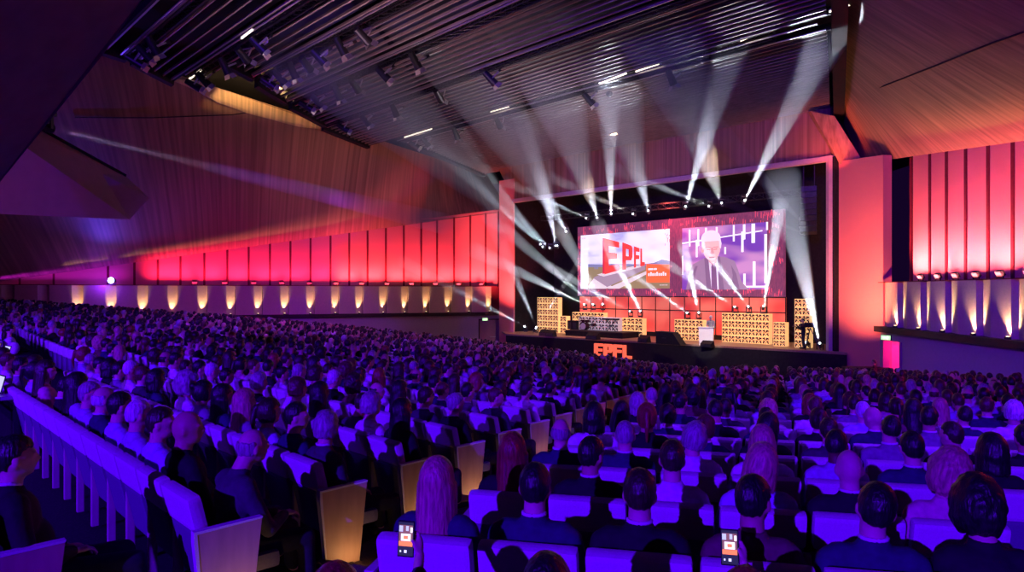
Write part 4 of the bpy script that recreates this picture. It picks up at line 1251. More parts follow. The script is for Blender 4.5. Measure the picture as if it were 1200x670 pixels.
# looks noted for the closest heads: (row, px) -> look
NOTED = {('right', 0, 490): ('lap', 'straight', 'long', 'blond', 'navy', 0, 0), ('right', 0, 602): ('lap', 'straight', 'short', 'black', 'navy', 1, 0), ('right', 0, 723): ('lap', 'straight', 'short', 'dark brown', 'black', 1, 0),
         ('right', 0, 855): ('lap', 'right', 'short', 'black', 'burgundy', 0, 1), ('right', 0, 1000): ('lap', 'tilt', 'short', 'black', 'navy', 1, 0), ('right', 0, 1110): ('lean', 'straight', 'curly', 'black', 'black', 0, 0),
         ('right', 1, 603): ('lap', 'straight', 'long', 'reddish', 'black', 0, 0), ('right', 1, 683): ('lap', 'right', 'short', 'black', 'black', 1, 1), ('right', 1, 781): ('lap', 'straight', 'short', 'dark brown', 'white', 0, 0),
         ('right', 1, 875): ('lap', 'tilt', 'bob', 'blond', 'pale blue', 0, 0), ('right', 1, 990): ('lap', 'straight', 'none', 'grey', 'black', 1, 0), ('right', 1, 1095): ('lap', 'tilt', 'curly', 'blond', 'pink', 0, 0), ('right', 1, 1190): ('lap', 'straight', 'fringe', 'grey', 'black', 1, 0),
         ('right', 2, 655): ('lap', 'straight', 'fringe', 'grey', 'navy', 1, 0), ('right', 2, 718): ('lap', 'straight', 'crop', 'grey', 'navy', 1, 0), ('right', 2, 775): ('lap', 'tilt', 'tousled', 'grey', 'white', 0, 0), ('right', 2, 868): ('lap', 'straight', 'long', 'blond', 'white', 0, 0),
         ('right', 2, 945): ('fold', 'right', 'crop', 'black', 'lilac', 0, 2), ('right', 2, 1035): ('lap', 'straight', 'short', 'black', 'navy', 1, 0), ('right', 2, 1130): ('lap', 'straight', 'bob', 'black', 'black', 0, 0),
         ('centre', 0, 245): ('lean', 'straight', 'fringe', 'grey', 'dark grey', 1, 0), ('centre', 0, 205): ('lap', 'right', 'short', 'dark brown', 'pale blue', 0, 0), ('centre', 0, 178): ('lap', 'straight', 'crop', 'white', 'lilac', 0, 0), ('centre', 0, 155): ('lap', 'straight', 'short', 'black', 'pale blue', 0, 0), ('centre', 0, 133): ('fold', 'straight', 'fringe', 'white', 'navy', 1, 0),
         ('centre', 1, 285): ('lap', 'straight', 'long', 'blond', 'grey', 0, 0), ('centre', 1, 340): ('lap', 'right', 'short', 'black', 'navy', 0, 0), ('centre', 2, 425): ('lap', 'straight', 'tousled', 'grey', 'white', 0, 0), ('centre', 2, 475): ('lap', 'straight', 'long', 'black', 'black', 0, 0)}
NOTED[('centre', -1, 0)] = ('lap', 'straight', 'short', 'black', 'black', 1, 0)
NOTED[('centre', -1, -60)] = ('fold', 'straight', 'short', 'dark brown', 'navy', 1, 0)
def random_look(rr, d):
    male = rr.random() < .60
    pose = rr.choices(['lap', 'fold', 'lean'], [6, 3, 1])[0]
    head = rr.choices(['straight', 'left', 'right', 'down', 'tilt'], [7, 1.5, 2, 1, 2])[0]
    if pose == 'lean' and head in ('left', 'tilt'): head = 'straight'
    if male:
        hair = rr.choices(['short', 'crop', 'fringe', 'none', 'tousled'], [7, 1.5, 1.0, .15, 2])[0]
        hcol = rr.choices(['black', 'dark brown', 'brown', 'grey', 'white', 'blond'], [6, 5, 2, 2, .6, .3])[0]
        suit = rr.random() < .55
        cloth = rr.choices(['black', 'navy', 'dark grey', 'grey'], [4, 4, 2, 1])[0] if suit else rr.choices(['white', 'pale blue', 'lilac', 'navy', 'black', 'burgundy', 'pink'], [5, 4, 2, 1, 1, .5, .4])[0]
    else:
        hair = rr.choices(['long', 'bob', 'curly', 'tail', 'bun'], [5, 4, 2, 2, 1])[0]
        hcol = rr.choices(['black', 'dark brown', 'brown', 'reddish', 'blond', 'grey'], [4, 4, 3, .8, 1.5, .6])[0]
        suit = rr.random() < .2
        cloth = rr.choices(['black', 'navy', 'burgundy', 'grey', 'white', 'pink', 'pale blue', 'lilac', 'brown'], [4, 2, 1, 1, 2.5, 1, 1.5, 1, .6])[0]
    return (pose, head, hair, hcol, cloth, int(suit), rr.choices([0, 1, 2], [8, 3, .7])[0])
taken = {}
for key, look in NOTED.items():
    blk, k, pxn = key
    best = min((q for q in near if q[1] == blk and q[2] == k), key=lambda q: abs(600 + F * (q[4] + .2 * math.sin(-q[7])) / (q[5] + .2) - pxn), default=None)
    if best is not None and (blk, k, best[3]) not in taken: taken[(blk, k, best[3])] = look
rp_ = random.Random(5)
EMPTY = {('right', 0, 4), ('centre', 1, 0) if False else ('x', 0, 0)}
for (d, blk, k, i, x, y, z, rot, e) in near:
    look = random_look(rp_, d); sca = rp_.uniform(.95, 1.04); skip = rp_.random() < .06; jr_ = rp_.uniform(-.12, .12); jx = rp_.uniform(-.02, .02)
    if (blk, k, i) in taken: look = taken[(blk, k, i)]; sca = 1.0; skip = False; jr_ = 0; jx = 0
    elif k <= 0 and blk == 'right' and 1000 < 600 + F * x / y < 1060: skip = False
    if skip: continue
    o = person(*look, scale=sca)
    c_, s_ = math.cos(rot), math.sin(rot)
    o.location = (x + c_ * jx, y + s_ * jx, z - .11 * sca); o.rotation_euler = (0, 0, rot + jr_ * .5)
    a, b = describe(look[2], look[3], look[4], look[5])
    tag(o, '%s person in %s, %s %s row, %s from aisle' % (a, b, BN[blk], ordn(k + 2), ordn(i + 1)), 'person', 'seated spectators in the nearer rows')

# the closest row, of which only heads, hands and telephones reach into view
def phone_at(p, rotz, tilt, lab, pal):
    r = empty('smartphone', p, rot=(tilt, 0, rotz))
    MB().rbox((0, 0, 0), (.074, .009, .152), .004).build('case', M['black'], r)
    mb = MB()
    def q(x0, x1, z0, z1, mi, l=0): mb.add([(x, -.0050 - .0002 * l, z) for x, z in ((x0, z0), (x1, z0), (x1, z1), (x0, z1))], [(0, 1, 2, 3)], mi)
    q(-.034, .034, -.070, .070, 0)
    q(-.031, .031, -.030, .058, 1, 1); q(-.031, .031, -.030, -.010, 2, 2); q(-.022, .022, -.008, .022, 3, 2)
    q(-.031, -.014, .03, .055, 4, 2); q(.0, .012, .034, .055, 4, 2); q(.02, .03, .028, .05, 3, 3); q(-.010, .010, .0, .014, 2, 3)
    q(-.006, .006, -.058, -.046, 5, 2); q(-.026, -.019, -.056, -.048, 5, 2)
    mb.build('screen', pal, r, fix=False)
    tag(r, lab, 'smartphone')
pal = [emat('phone_black', (.02, .02, .03)), emat('phone_brown', (.25, .10, .08)), emat('phone_red', (1.0, .20, .06), 1.4), emat('phone_white', (1, .85, .8), 1.5), emat('phone_beam', (.6, .65, .75)), emat('phone_button', (.9, .9, 1))]
for (px, py, Yh, look, lab) in ((462, 700, 2.32, ('phone', 'straight', 'short', 'reddish', 'navy', 0, 0), 'reddish short haired person in navy top holding up a telephone at bottom edge'),
                                (641, 683, 2.34, ('lap', 'straight', 'short', 'black', 'black', 1, 0), 'dark haired person whose head reaches in at the bottom edge, middle'),
                                (846, 700, 2.36, ('phone', 'straight', 'tousled', 'reddish', 'burgundy', 0, 0), 'reddish haired person photographing with a telephone at the bottom edge')):
    o = person(*look); R = Matrix.Rotation(ROT_R, 3, 'Z')
    if look[0] == 'phone':
        w = PX(476, 631, 2.95) if px < 600 else PX(855, 641, 3.0)
        o.location = w - R @ Vector((.005, .86, 1.19))
        phone_at(w, ROT_R, -.10 if px < 600 else -.28, 'lit smartphone held up by the %s person at bottom, showing the stage' % ('left' if px < 600 else 'right'), pal)
    else:
        o.location = PX(px, py, Yh) - R @ Vector((0, .2, 1.235))
    o.rotation_euler = (0, 0, ROT_R)
    tag(o, lab, 'person')
    so = dup(seat_plain); so.location = (o.location.x, o.location.y, o.location.z + .11); so.rotation_euler = (0, 0, ROT_R)
    tag(so, 'seat under the %s person at the bottom edge' % ('left' if px < 600 else 'middle' if px < 700 else 'right'), 'seat')

# everyone farther away, too many and too small to tell one by one
mats_mass = [SK[0], SK[1]] + [HM[k] for k in ('black', 'dark brown', 'brown', 'blond', 'grey', 'reddish')] + [CM[k] for k in ('black', 'navy', 'white', 'pale blue', 'pink', 'grey', 'lilac', 'burgundy', 'dark grey')]
def low_person(kind):
    mb = MB()
    mb.ball((0, .20, 1.235), (.082, .10, .115), 8, 6, mi=0); mb.tube((0, .18, 1.0), (0, .19, 1.16), .055, n=6, mi=0, caps=False)
    if kind == 0: mb.ball((0, .185, 1.26), (.088, .104, .108), 8, 6, mi=1)
    if kind == 1: mb.ball((0, .175, 1.25), (.10, .11, .125), 8, 6, mi=1); mb.ball((0, .12, 1.10), (.095, .05, .15), 8, 6, mi=1)
    if kind == 2: mb.ball((0, .18, 1.27), (.12, .12, .12), 8, 6, mi=1)
    if kind == 3: pass
    mb.ball((0, .21, .86), (.20, .13, .20), 8, 6, mi=2); mb.ball((0, .19, .95), (.225, .095, .085), 8, 6, mi=2)
    mb.ball((-.20, .28, .78), (.07, .13, .16), 6, 5, mi=2); mb.ball((.20, .28, .78), (.07, .13, .16), 6, 5, mi=2)
    mb.ball((0, .50, .55), (.19, .30, .09), 8, 5, mi=3)
    return mb
LOWP = [low_person(k) for k in range(4)]
big = MB(); sbig = MB(); rr = random.Random(21)
sb = MB(); sb.rbox((0, 0.0, .75), (.515, .085, .225), .03); sb2 = MB(); sb2.box((0, .075, .44), (.47, .07, .40)).box((0, .30, .34), (.46, .40, .10))
V = []; Fc = []; Mi = []; off = 0
SV = []; SF = []; SM = []; soff = 0
def arr(mb): return np.array([tuple(p) for p in mb.v])
LA = [arr(p) for p in LOWP]; SA = [arr(sb), arr(sb2)]
for (d, blk, k, i, x, y, z, rot, e) in far:
    c_, s_ = math.cos(rot), math.sin(rot)
    for q, (A_, src) in enumerate(zip(SA, (sb, sb2))):
        P3 = np.stack([A_[:, 0] * c_ - A_[:, 1] * s_ + x, A_[:, 0] * s_ + A_[:, 1] * c_ + y, A_[:, 2] + z], 1)
        SV.append(P3); SF += [tuple(v + soff for v in f) for f in src.f]; SM += [q] * len(src.f); soff += len(P3)
    if rr.random() < .05: continue
    kd = rr.choices([0, 1, 2, 3], [6, 3, 1, .8])[0]; A_ = LA[kd]; src = LOWP[kd]
    ry = rot + rr.uniform(-.25, .25); c_, s_ = math.cos(ry), math.sin(ry); sca = rr.uniform(.94, 1.08); ly = rr.uniform(-.02, .12)
    zz = A_[:, 2] * sca; yy = A_[:, 1] + np.clip(zz - .5, 0, 1) * ly
    P3 = np.stack([A_[:, 0] * c_ - yy * s_ + x, A_[:, 0] * s_ + yy * c_ + y, zz + z - .11], 1)
    V.append(P3)
    ms = [rr.choices([0, 1], [3, 1])[0], 2 + rr.choices(range(6), [7, 5, 2, .7, 1.2, .6])[0], 8 + rr.choices(range(9), [8, 5, 2.2, 1.3, .5, 1, .8, .7, 2.5])[0], 8]
    Fc += [tuple(v + off for v in f) for f in src.f]; Mi += [ms[m] for m in src.m]; off += len(P3)
def mass(name, V, Fc, Mi, mats, lab, cat):
    me = bpy.data.meshes.new(name); me.from_pydata(np.concatenate(V).tolist(), [], Fc)
    for m in mats: me.materials.append(m)
    me.polygons.foreach_set('material_index', Mi); me.polygons.foreach_set('use_smooth', [name != 'seat_rows'] * len(me.polygons)); me.update()
    o = bpy.data.objects.new(name, me); COL.objects.link(o); tag(o, lab, cat, kind='stuff'); return o
mass('distant_audience', V, Fc, Mi, mats_mass, 'hundreds of spectators seated in the farther rows down to the stage', 'crowd')
mass('distant_seating', SV, SF, SM, [M['seat_top'], M['seat_low']], 'farther rows of seats under the distant crowd', 'seating')
print('SEATS', len(near), len(far), 'types', len(TYPES))

# ---------- standing figures: lecturer, camera operator, usher
def standing(name_arms, p, rz, hair, hcol, cloth, skin, lab, scale=1.0):
    r = empty('person', p, rz)
    A = {'lectern': [((-.24, .12, 1.10), (-.20, .38, 1.06)), ((.24, .12, 1.10), (.20, .38, 1.06))],
         'camera': [((-.24, .18, 1.18), (-.10, .42, 1.40)), ((.26, .18, 1.15), (.08, .46, 1.30))],
         'rest': [((-.25, 0, 1.12), (-.12, .22, 1.05)), ((.25, 0, 1.12), (.14, .22, 1.08))],
         'chest': [((-.25, .05, 1.15), (-.05, .28, 1.25)), ((.25, .05, 1.15), (.06, .28, 1.22))]}[name_arms]
    b = MB(); t = MB(); l = MB(); s2 = MB()
    b.ball((0, 0, .98), (.16, .11, .13)); b.ball((0, 0, 1.15), (.14, .10, .17)); b.ball((0, 0, 1.32), (.165, .10, .15)); b.capsule((-.14, 0, 1.42), (.14, 0, 1.42), .055)
    b.capsule((0, 0, 1.45), (0, .02, 1.58), .053, .05); hd = (-.18, 0, .1) if name_arms == 'lectern' else (0, 0, .1)
    head_shapes(b, (0, .03, 1.67), Euler(hd).to_matrix())
    t.ball((0, 0, 1.0), (.18, .13, .16)); t.ball((0, 0, 1.16), (.165, .12, .18)); t.ball((0, -.005, 1.33), (.19, .12, .16)); t.capsule((-.155, 0, 1.42), (.155, 0, 1.42), .072); t.ball((0, 0, 1.48), (.085, .072, .045))
    for q, (el, wr_) in zip((-1, 1), A):
        sh = Vector((q * .19, 0, 1.41)); el = Vector(el); wr_ = Vector(wr_)
        b.capsule(sh, el, .046, .036); b.capsule(el, wr_, .036, .024); hand(b, wr_, q, fwd=(-q * .1, .95, .2))
        t.capsule(sh, el, .063, .05); t.capsule(el, el + (wr_ - el) * .92, .05, .036)
        b.capsule((q * .09, 0, .92), (q * .10, .02, .50), .08, .055); b.capsule((q * .10, .02, .50), (q * .11, -.02, .10), .05, .035); b.capsule((q * .11, -.02, .06), (q * .12, .16, .04), .04, .03)
        l.capsule((q * .09, 0, .93), (q * .10, .02, .50), .098, .075); l.capsule((q * .10, .02, .50), (q * .11, -.02, .12), .075, .062)
        s2.capsule((q * .11, -.03, .055), (q * .125, .19, .045), .052, .042)
    l.ball((0, 0, .96), (.17, .13, .12))
    pobj('body', remesh(b, 'body', .012, 3, SK[skin]), r); pobj('jacket', remesh(t, 'jacket', .013, 3, CM[cloth]), r)
    pobj('trousers', remesh(l, 'trousers', .015, 3, M['trouser'] if cloth != 'grey' else CM['grey']), r); pobj('shoes', remesh(s2, 'shoes', .013, 2, M['shoe']), r)
    h = pobj('hair', HAIR[hair], r); h.material_slots[0].link = 'OBJECT'; h.material_slots[0].material = HM[hcol]
    R = Euler(hd).to_matrix(); c = Vector((0, .03, 1.67)); h.location = rotpt(c, c + Vector((0, -.02, -.10)), R); h.rotation_euler = hd
    if name_arms == 'lectern':
        c2 = pobj('shirt_collar', COLLAR, r); c2.location = (0, -.165, .45)
    r.scale = (scale,) * 3
    return tag(r, lab, 'person')
standing('lectern', stage_pt(833, 44.7), math.pi + RSTAGE * .5, 'tousled', 'white', 'grey', 0, 'white haired speaker in a grey suit behind the white lectern', 1.04)
cp_ = stage_pt(941.5, 40.9)
standing('camera', cp_, math.radians(75), 'short', 'black', 'black', 1, 'camera operator in black beside the tall tower at stage right', 1.02)
tc_ = empty('video_camera', stage_pt(949.5, 40.4), math.radians(75))
MB().rbox((0, 0, 1.45), (.22, .62, .28), .03).build('camera_body', M['black'], tc_)
MB().tube((0, .3, 1.45), (0, .56, 1.45), .09, .11, 14).build('camera_lens', M['metal'], tc_)
MB().rbox((-.17, -.15, 1.52), (.12, .2, .14), .02).build('viewfinder', M['metal'], tc_)
for k in range(3):
    a = k * 2.094 + .4; MB().bar((0, 0, 1.28), (math.cos(a) * .55, math.sin(a) * .55, 0), .045).build('tripod_leg', M['metal'], tc_)
tag(tc_, 'black television camera on a tripod in the right wing of the stage', 'camera')
us = wr(aE1 - 1.3, .6, 0); us = up(us, floor_z(us.x, us.y)); standing('chest', (us.x, us.y, us.z), .9, 'short', 'black', 'black', 1, 'usher in a dark suit standing in the open right doorway', 1.0)

# control desks on the left beyond the end of the row
M['desk'] = mat('desk_laminate', (.35, .33, .42), rough=.4, noise=.05)
def desk(px, py, Y, w, rz, lab, gear):
    p = PX(px, py, Y); fz = floor_z(p.x, p.y); h = p.z - fz
    r = empty('control_desk', (p.x, p.y, fz), rz)
    MB().rbox((0, 0, h), (w, .8, .05), .015).build('desk_top', M['desk'], r)
    MB().box((0, .35, h * .5), (w * .96, .03, h * .9)).build('modesty_panel', M['black'], r)
    for s in (-1, 1):
        for y_ in (-.34, .32): MB().bar((s * (w / 2 - .06), y_, 0), (s * (w / 2 - .06), y_, h - .03), .05).build('leg', M['metal'], r)
    tag(r, lab, 'desk', 'control desks at the left edge')
    R = Matrix.Rotation(rz, 3, 'Z')
    for gx in gear:
        q = Vector((p.x, p.y, p.z + .027)) + R @ Vector((gx, .05, 0))
        l = empty('laptop', q, rz + .1)
        MB().rbox((0, 0, .012), (.34, .24, .022), .005).build('keyboard_base', M['metal'], l)
        MB().rbox((0, .155, .12), (.34, .012, .23), .005, Euler((-.25, 0, 0)).to_matrix()).build('lid', M['metal'], l)
        MB().box((0, .146, .12), (.31, .004, .20), Euler((-.25, 0, 0)).to_matrix()).build('display', pal[4] if gx > 0 else pal[1], l)
        tag(l, 'laptop open on the %s control desk, %s one' % (lab.split()[0], 'right' if gx > 0 else 'left'), 'laptop')
desk(-14, 420, 12.5, 2.2, ROT_C, 'farther pale topped control desk at the left edge of the hall', (-.5, .6))
desk(-28, 460, 9.2, 1.8, ROT_C, 'nearer pale topped control desk at the left edge of the hall', (.45,))

# ------------------------------------------------------------------ trusses, lamps and beams
def truss_mesh(n, seg, w, r=.022):
    mb = MB(); L_ = n * seg
    for (y, z) in ((-w / 2, 0), (w / 2, 0), (-w / 2, w), (w / 2, w)): mb.tube((0, y, z), (L_, y, z), r, n=6)
    for i in range(n):
        x0, x1 = i * seg, (i + 1) * seg
        mb.tube((x0, -w / 2, 0), (x1, -w / 2, w), r * .6, n=5, caps=False); mb.tube((x0, w / 2, w), (x1, w / 2, 0), r * .6, n=5, caps=False)
        mb.tube((x0, -w / 2, 0), (x1, w / 2, 0), r * .6, n=5, caps=False); mb.tube((x0, -w / 2, w), (x0, w / 2, w), r * .6, n=5, caps=False)
        mb.tube((x0, -w / 2, 0), (x0, -w / 2, w), r * .6, n=5, caps=False)
    return mb
def truss(p, q, lab, w=.4, m='alu', grp=None, hang=0):
    p, q = Vector(p), Vector(q); d = q - p; n = max(2, int(d.length / .6))
    o = truss_mesh(n, d.length / n, w).build('lighting_truss', M[m])
    o.location = p; o.rotation_euler = (0, -math.asin(d.z / d.length), math.atan2(d.y, d.x))
    tag(o, lab, 'truss', grp)
    return o
tq = fr(636, -1.9); tq2 = fr(952, -1.9)
truss(up(tq, 6.05), up(tq2, 6.05), 'long truss across the stage opening that carries the upper beam lights', m='metal')
for (t, s0, s1, nm) in ((8.98, 12, 34, 'nearest'), (12.05, 8, 35, 'second'), (14.55, 9, 33, 'third'), (17.75, 8, 36, 'fourth'), (21.75, 10, 39, 'fifth'), (27.8, 13, 40, 'sixth')):
    truss(CP(t, s0, ZC - .15), CP(t, s1, ZC - .15), '%s truss in the gap between slatted ceiling bays' % nm, m='metal', w=.35)
    mb = MB(); mb.bar(CP(t - .42, sR(t) + .4, ZC - .12), CP(t - .42, s1, ZC - .12), .05); mb.bar(CP(t + .42, sR(t) + .4, ZC - .12), CP(t + .42, s1, ZC - .12), .05)
    struct(mb.build('ceiling_rail', M['alu']))
# theatre spots hung in the ceiling gaps
def make_spot():
    r = empty('theatre_spotlight')
    MB().tube((0, -.26, 0), (0, .18, 0), .085, .11, 14).build('barrel', M['metal'], r)
    MB().tube((0, .18, 0), (0, .185, 0), .10, n=14).build('lens', M['skin'], r)
    m = MB(); m.bar((-.15, 0, 0), (-.15, 0, .26), .02, .04); m.bar((.15, 0, 0), (.15, 0, .26), .02, .04); m.bar((-.15, 0, .26), (.15, 0, .26), .04, .02); m.build('yoke', M['alu'], r)
    m = MB(); m.tube((0, 0, .26), (0, 0, .42), .02, n=6); m.box((0, 0, .40), (.06, .07, .10)); m.build('clamp', M['metal'], r)
    for s in (-1, 1): MB().slab([(s * .10, .19, -.08), (s * .17, .30, -.08), (s * .17, .30, .08), (s * .10, .19, .08)], (s * .006, 0, 0)).build('barn_door', M['alu'], r)
    return rig(r)
sp0 = make_spot(); fs = True
for row, (t, ss) in enumerate(((8.9, (30.5, 31.6, 33)), (12.0, (33.6, 34.8, 31.0, 29.0, 27.4)), (14.5, (32, 30.8, 29.5, 28.2, 27, 25.2, 23.5)), (17.75, (34.5, 33.3, 31.2, 29.5, 27, 24.5)), (21.75, (37.5, 35, 32, 28, 24)), (27.8, (38.5, 37.2, 34, 30, 23, 18)))):
    for j, s in enumerate(sorted(ss, reverse=True)):
        o = sp0 if fs else dup(sp0); fs = False
        p = CP(t, s, ZC - .62); o.location = p; o.scale = (1.7, 1.7, 1.7)
        o.rotation_euler = (-.5 - .25 * ((j * 7) % 3), 0, ROT_C + .3 * ((j * 5) % 4 - 1.5))
        tag(o, 'dark theatre spotlight on the %s ceiling truss, %s from its left end' % (ORD[row + 1], ORD[j + 1]), 'spotlight', 'theatre spotlights in the ceiling gaps')
# two short truss pieces hung on chains
for i, (px, py, Y, w) in enumerate(((714, 103, 36.5, 1.6), (848, 68, 33.5, 2.0))):
    c = PX(px, py, Y); d = CU * (w / 2)
    truss(c + d, c - d, 'short bright truss piece hanging on chains, %s of two' % ('left' if i == 0 else 'right'), w=.45, grp='hanging truss pieces')
    b = empty('mirror_ball', c + Vector((0, 0, -.30))); 
    MB().ball((0, 0, 0), .19, 14, 10).build('sphere', M['metal'], b); MB().tube((0, 0, .15), (0, 0, .32), .03, n=8).build('hanger', M['metal'], b)
    tag(b, 'small dark round lamp under the %s hanging truss piece' % ('left' if i == 0 else 'right'), 'lamp')
    ch = MB()
    for s in (-1, 1): ch.bar(c + d * (s * .7) + Vector((0, 0, .45)), c + d * (s * .7) + Vector((0, 0, ZC + 1.5 - c.z)), .03)
    o = ch.build('hoist_chain', M['metal']); tag(o, 'pair of hoist chains above the %s hanging truss piece' % ('left' if i == 0 else 'right'), 'chain')
# lit rail edges in the ceiling, their bright lines made as added glowing bars
M['tube'] = mat('rail_highlight_glow', (1, .9, .8), emis=(1.0, .84, .66), estr=2.2)
for i, (px0, py0, px1, py1, Y) in enumerate(((474, 161, 506, 151, 46.5), (703, 98, 734, 86, 33.0), (868, 48, 896, 35, 29), (972, 14, 1003, 3, 26), (218, 96, 236, 82, 34.4), (283, 45, 296, 35, 28.4), (745, 84, 772, 75, 33.0), (575, 131, 596, 125, 40.5))):
    a, b = PX(px0, py0, Y), PX(px1, py1, Y * .97)
    r = empty('rail_highlight', a); MB().tube((0, 0, 0), b - a, .035, n=8).build('tube', M['tube'], r); MB().bar(Vector((0, 0, .06)), (b - a) + Vector((0, 0, .06)), .10, .05).build('rail_bar', M['alu'], r)
    tag(r, 'thin glowing strip for a lit ceiling rail edge, %s counted from the far left' % ordn(sorted([474, 703, 868, 972, 218, 283, 745, 575]).index(px0) + 1), 'tube light', 'glowing strips for lit ceiling rail edges')  # an added strip standing in for a lit rail edge, not a tube light
# pools of warm light on the veneer
p = PX(236, 92, 33.5); pc = (FP[0] + FP[1] + FP[6]) / 3
lamp('SPOT', 'downlight', pc + Vector((3.0, -5.0, -.2)), 7000, (1.0, .60, .24), aim=pc, size=.1, angle=75, blend=.4)
lamp('SPOT', 'downlight', PX(1010, -16, 25), 1200, (1.0, .66, .24), aim=PX(1004, 26, 27.0), size=.05, angle=34, blend=.10)
lamp('SPOT', 'ceiling_fill', (4, 34, 4.0), 3200, (.75, .62, .70), aim=(1, 37, 11), size=1, angle=120, blend=1)  # unseen fill, added to lift the ceiling slats
lamp('SPOT', 'ceiling_fill', (-6, 24, 4.0), 2000, (.80, .45, .60), aim=(-6, 26, 11), size=1, angle=120, blend=1)  # another added fill, for the slats on the left

HAZE = bpy.data.materials.new('stage_haze'); HAZE.use_nodes = True
nt = HAZE.node_tree; nt.nodes.clear()
out = nt.nodes.new('ShaderNodeOutputMaterial'); vs = nt.nodes.new('ShaderNodeVolumeScatter')
vs.inputs['Density'].default_value = .085; vs.inputs['Color'].default_value = (1, 1, 1, 1); vs.inputs['Anisotropy'].default_value = 0.0
nt.links.new(vs.outputs[0], out.inputs['Volume'])
NB = [0]
def moving_head(src, aim, lab, under):
    """base, yoke and head that looks along the beam"""
    src = Vector(src); d = (Vector(aim) - src).normalized(); sg = -1 if under else 1
    r = empty('moving_head_light', src - Vector((0, 0, sg * .30)))
    MB().rbox((0, 0, -sg * .06), (.34, .34, .12), .02).build('base', M['metal'], r)
    az = math.atan2(d.y, d.x) - math.pi / 2; R = Matrix.Rotation(az, 3, 'Z')
    m = MB()
    for s in (-1, 1): m.bar(R @ Vector((s * .17, 0, 0)), R @ Vector((s * .17, 0, sg * .34)), .04, .10)
    m.build('yoke', M['metal'], r)
    c = Vector((0, 0, sg * .30))
    h = MB().tube(c - d * .20, c + d * .16, .10, .12, 14).build('head', M['metal'], r)
    MB().tube(c + d * .162, c + d * .170, .060, n=14).build('lens', M['white_hot'], h)
    tag(r, lab, 'stage light', 'moving beam lights')
def beam(px, py, Y, tx, ty, TY, rend, power, lab, under=False, color=(.78, .84, 1.0), head=True, r0=.06):
    src = PX(px, py, Y); tgt = PX(tx, ty, TY); d = tgt - src; L_ = d.length; d.normalize()
    NB[0] += 1
    s2 = src + d * .2
    mb = MB(); mb.tube(s2, tgt, r0, rend, 20)
    o = mb.build('haze_beam', HAZE); tag(o, 'shaft of haze lit by the %s' % lab, 'light beam', kind='stuff')
    ang = 2 * math.degrees(math.atan((rend * .93) / L_))
    lamp('SPOT', 'beam_lamp', src + d * .18, power, color, aim=tgt, size=.05, angle=max(ang, 1.2), blend=.25)
    if head: moving_head(src, tgt, lab, under)
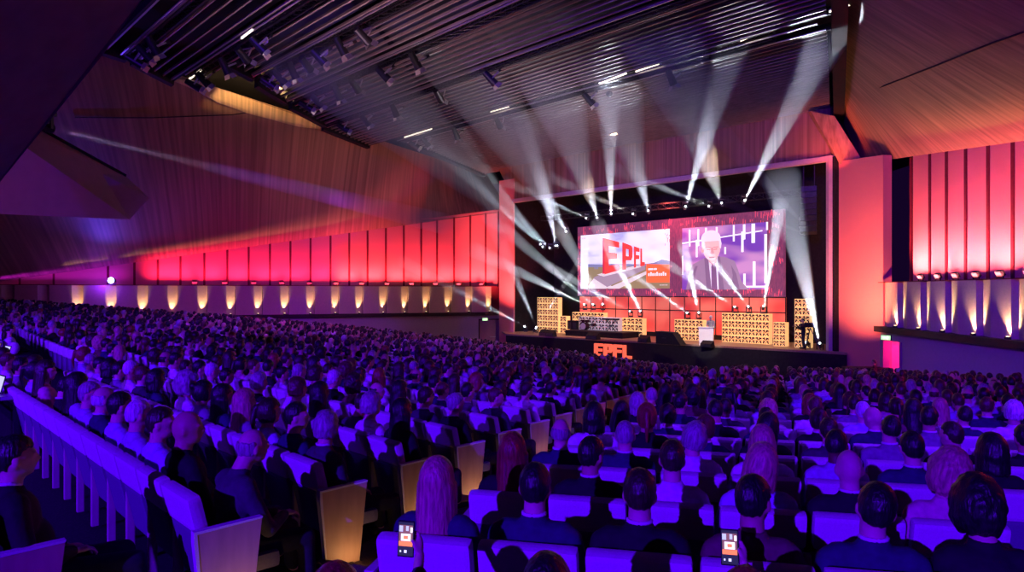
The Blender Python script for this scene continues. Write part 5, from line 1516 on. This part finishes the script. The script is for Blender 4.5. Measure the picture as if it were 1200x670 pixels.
BEAMS = [
    # px, py, Y, target px, py, Y, radius, power, label, hung under truss
    (716, 251, 52, 713, 100, 34, .75, 1.0, 'beam light over the left part of the stage, shining straight up', True),
    (803, 243, 47, 858, 55, 30, .85, 1.0, 'beam light over the middle of the stage, shining up right', True),
    (872, 236, 43.5, 968, 48, 28, .85, 1.0, 'beam light over the right part of the stage, shining up right', True),
    (651, 289, 56, 622, 60, 38, 1.3, .8, 'beam light high at left with the steep broad beam', True),
    (653, 289, 55.6, 590, 40, 36, 1.1, .5, 'beam light just beside the steep broad one', True),
    (637, 290, 57, 395, 62, 36, .9, .9, 'beam light highest at far left, aimed at the side veneer', True),
    (634, 287, 57.4, 470, 60, 38, .8, .5, 'beam light beside the highest far left one', True),
    (688, 256, 53.5, 590, 212, 45, .40, .35, 'beam light over the left of the projection wall, aimed left', True),
    (743, 251, 50.4, 640, 205, 42, .40, .35, 'beam light over the left picture, aimed left', True),
    (832, 242, 46, 715, 196, 38, .42, .35, 'beam light over the right picture, aimed left', True),
    (941, 273, 41.2, 770, 205, 34, .45, .4, 'lower beam light at the right wing, aimed left', True),
    (941, 262, 41.2, 820, 130, 32, .65, .6, 'upper beam light at the right wing, aimed up left', True),
    (616, 383, 58.6, 470, 305, 44, .42, .9, 'beam light on the floor left of the stage, aimed far left', False),
    (629, 384, 57.5, 575, 255, 42, .55, .9, 'beam light on the floor at the left end of the stage', False),
    (627, 386, 56.6, 690, 290, 50, .30, .6, 'floor light beside the tall left tower, aimed right', False),
    (685.5, 357, 54.4, 555, 292, 40, .50, 1.9, 'beam light on the boxes behind the drums, leftmost', False),
    (695.5, 357, 54.0, 570, 250, 38, .50, 2.1, 'beam light on the boxes behind the drums, middle', False),
    (706.5, 357, 53.6, 655, 265, 40, .50, 1.6, 'beam light on the boxes behind the drums, rightmost', False),
    (739, 365, 52.2, 640, 310, 42, .34, 1.6, 'left beam light on the boxes right of the drums', False),
    (750.5, 365, 51.6, 700, 262, 38, .50, 2.4, 'right beam light on the boxes right of the drums', False),
    (806, 367, 48.4, 712, 300, 38, .34, 1.6, 'left beam light on the boxes beside the lectern', False),
    (819, 367, 47.8, 800, 285, 38, .40, 2.1, 'right beam light on the boxes beside the lectern', False),
    (862, 360, 46, 755, 292, 36, .36, 1.8, 'leftmost beam light on the wide box stack', False),
    (877.5, 360, 45.3, 812, 272, 36, .38, 1.8, 'middle beam light on the wide box stack', False),
    (894.5, 360, 44.6, 915, 235, 36, .45, 2.2, 'rightmost beam light on the wide box stack', False),
    (961, 404, 40.3, 915, 205, 32, .95, 1.0, 'beam light on the floor of the right wing', False),
    (645, 291, 56.5, 350, 30, 30, 2.6, .16, 'added broad light at far left over the stage, aimed at the near ceiling', True),  # the broad lights are added to fill the ceiling with hazy glow
    (664, 272, 55, 500, -10, 30, 2.6, .16, 'added broad light left over the stage, aimed at the ceiling', True),
    (700, 256, 53, 610, -20, 30, 2.4, .16, 'added broad light over the left picture, aimed up', True),
    (760, 248, 49.5, 690, -10, 30, 2.2, .16, 'added broad light over the gap between the pictures, aimed up', True),
    (846, 239, 45, 770, 20, 28, 1.9, .16, 'added broad light over the right picture, aimed up', True),
    (946, 402, 41.2, 890, 365, 38, .18, .6, 'low light on the floor by the camera crew', False),
]
POWER = 80000
for b in BEAMS:
    (px, py, Y, tx, ty, TY, rend, pw, lab, und) = b
    ang = math.atan(rend / (PX(tx, ty, TY) - PX(px, py, Y)).length)
    beam(px, py, Y, tx, ty, TY, rend, POWER * pw, lab, und)
beam(54, 149, 17, 520, 262, 46, .75, 9000, 'beam light at the edge of the near soffit', True, color=(.75, .55, 1.0))
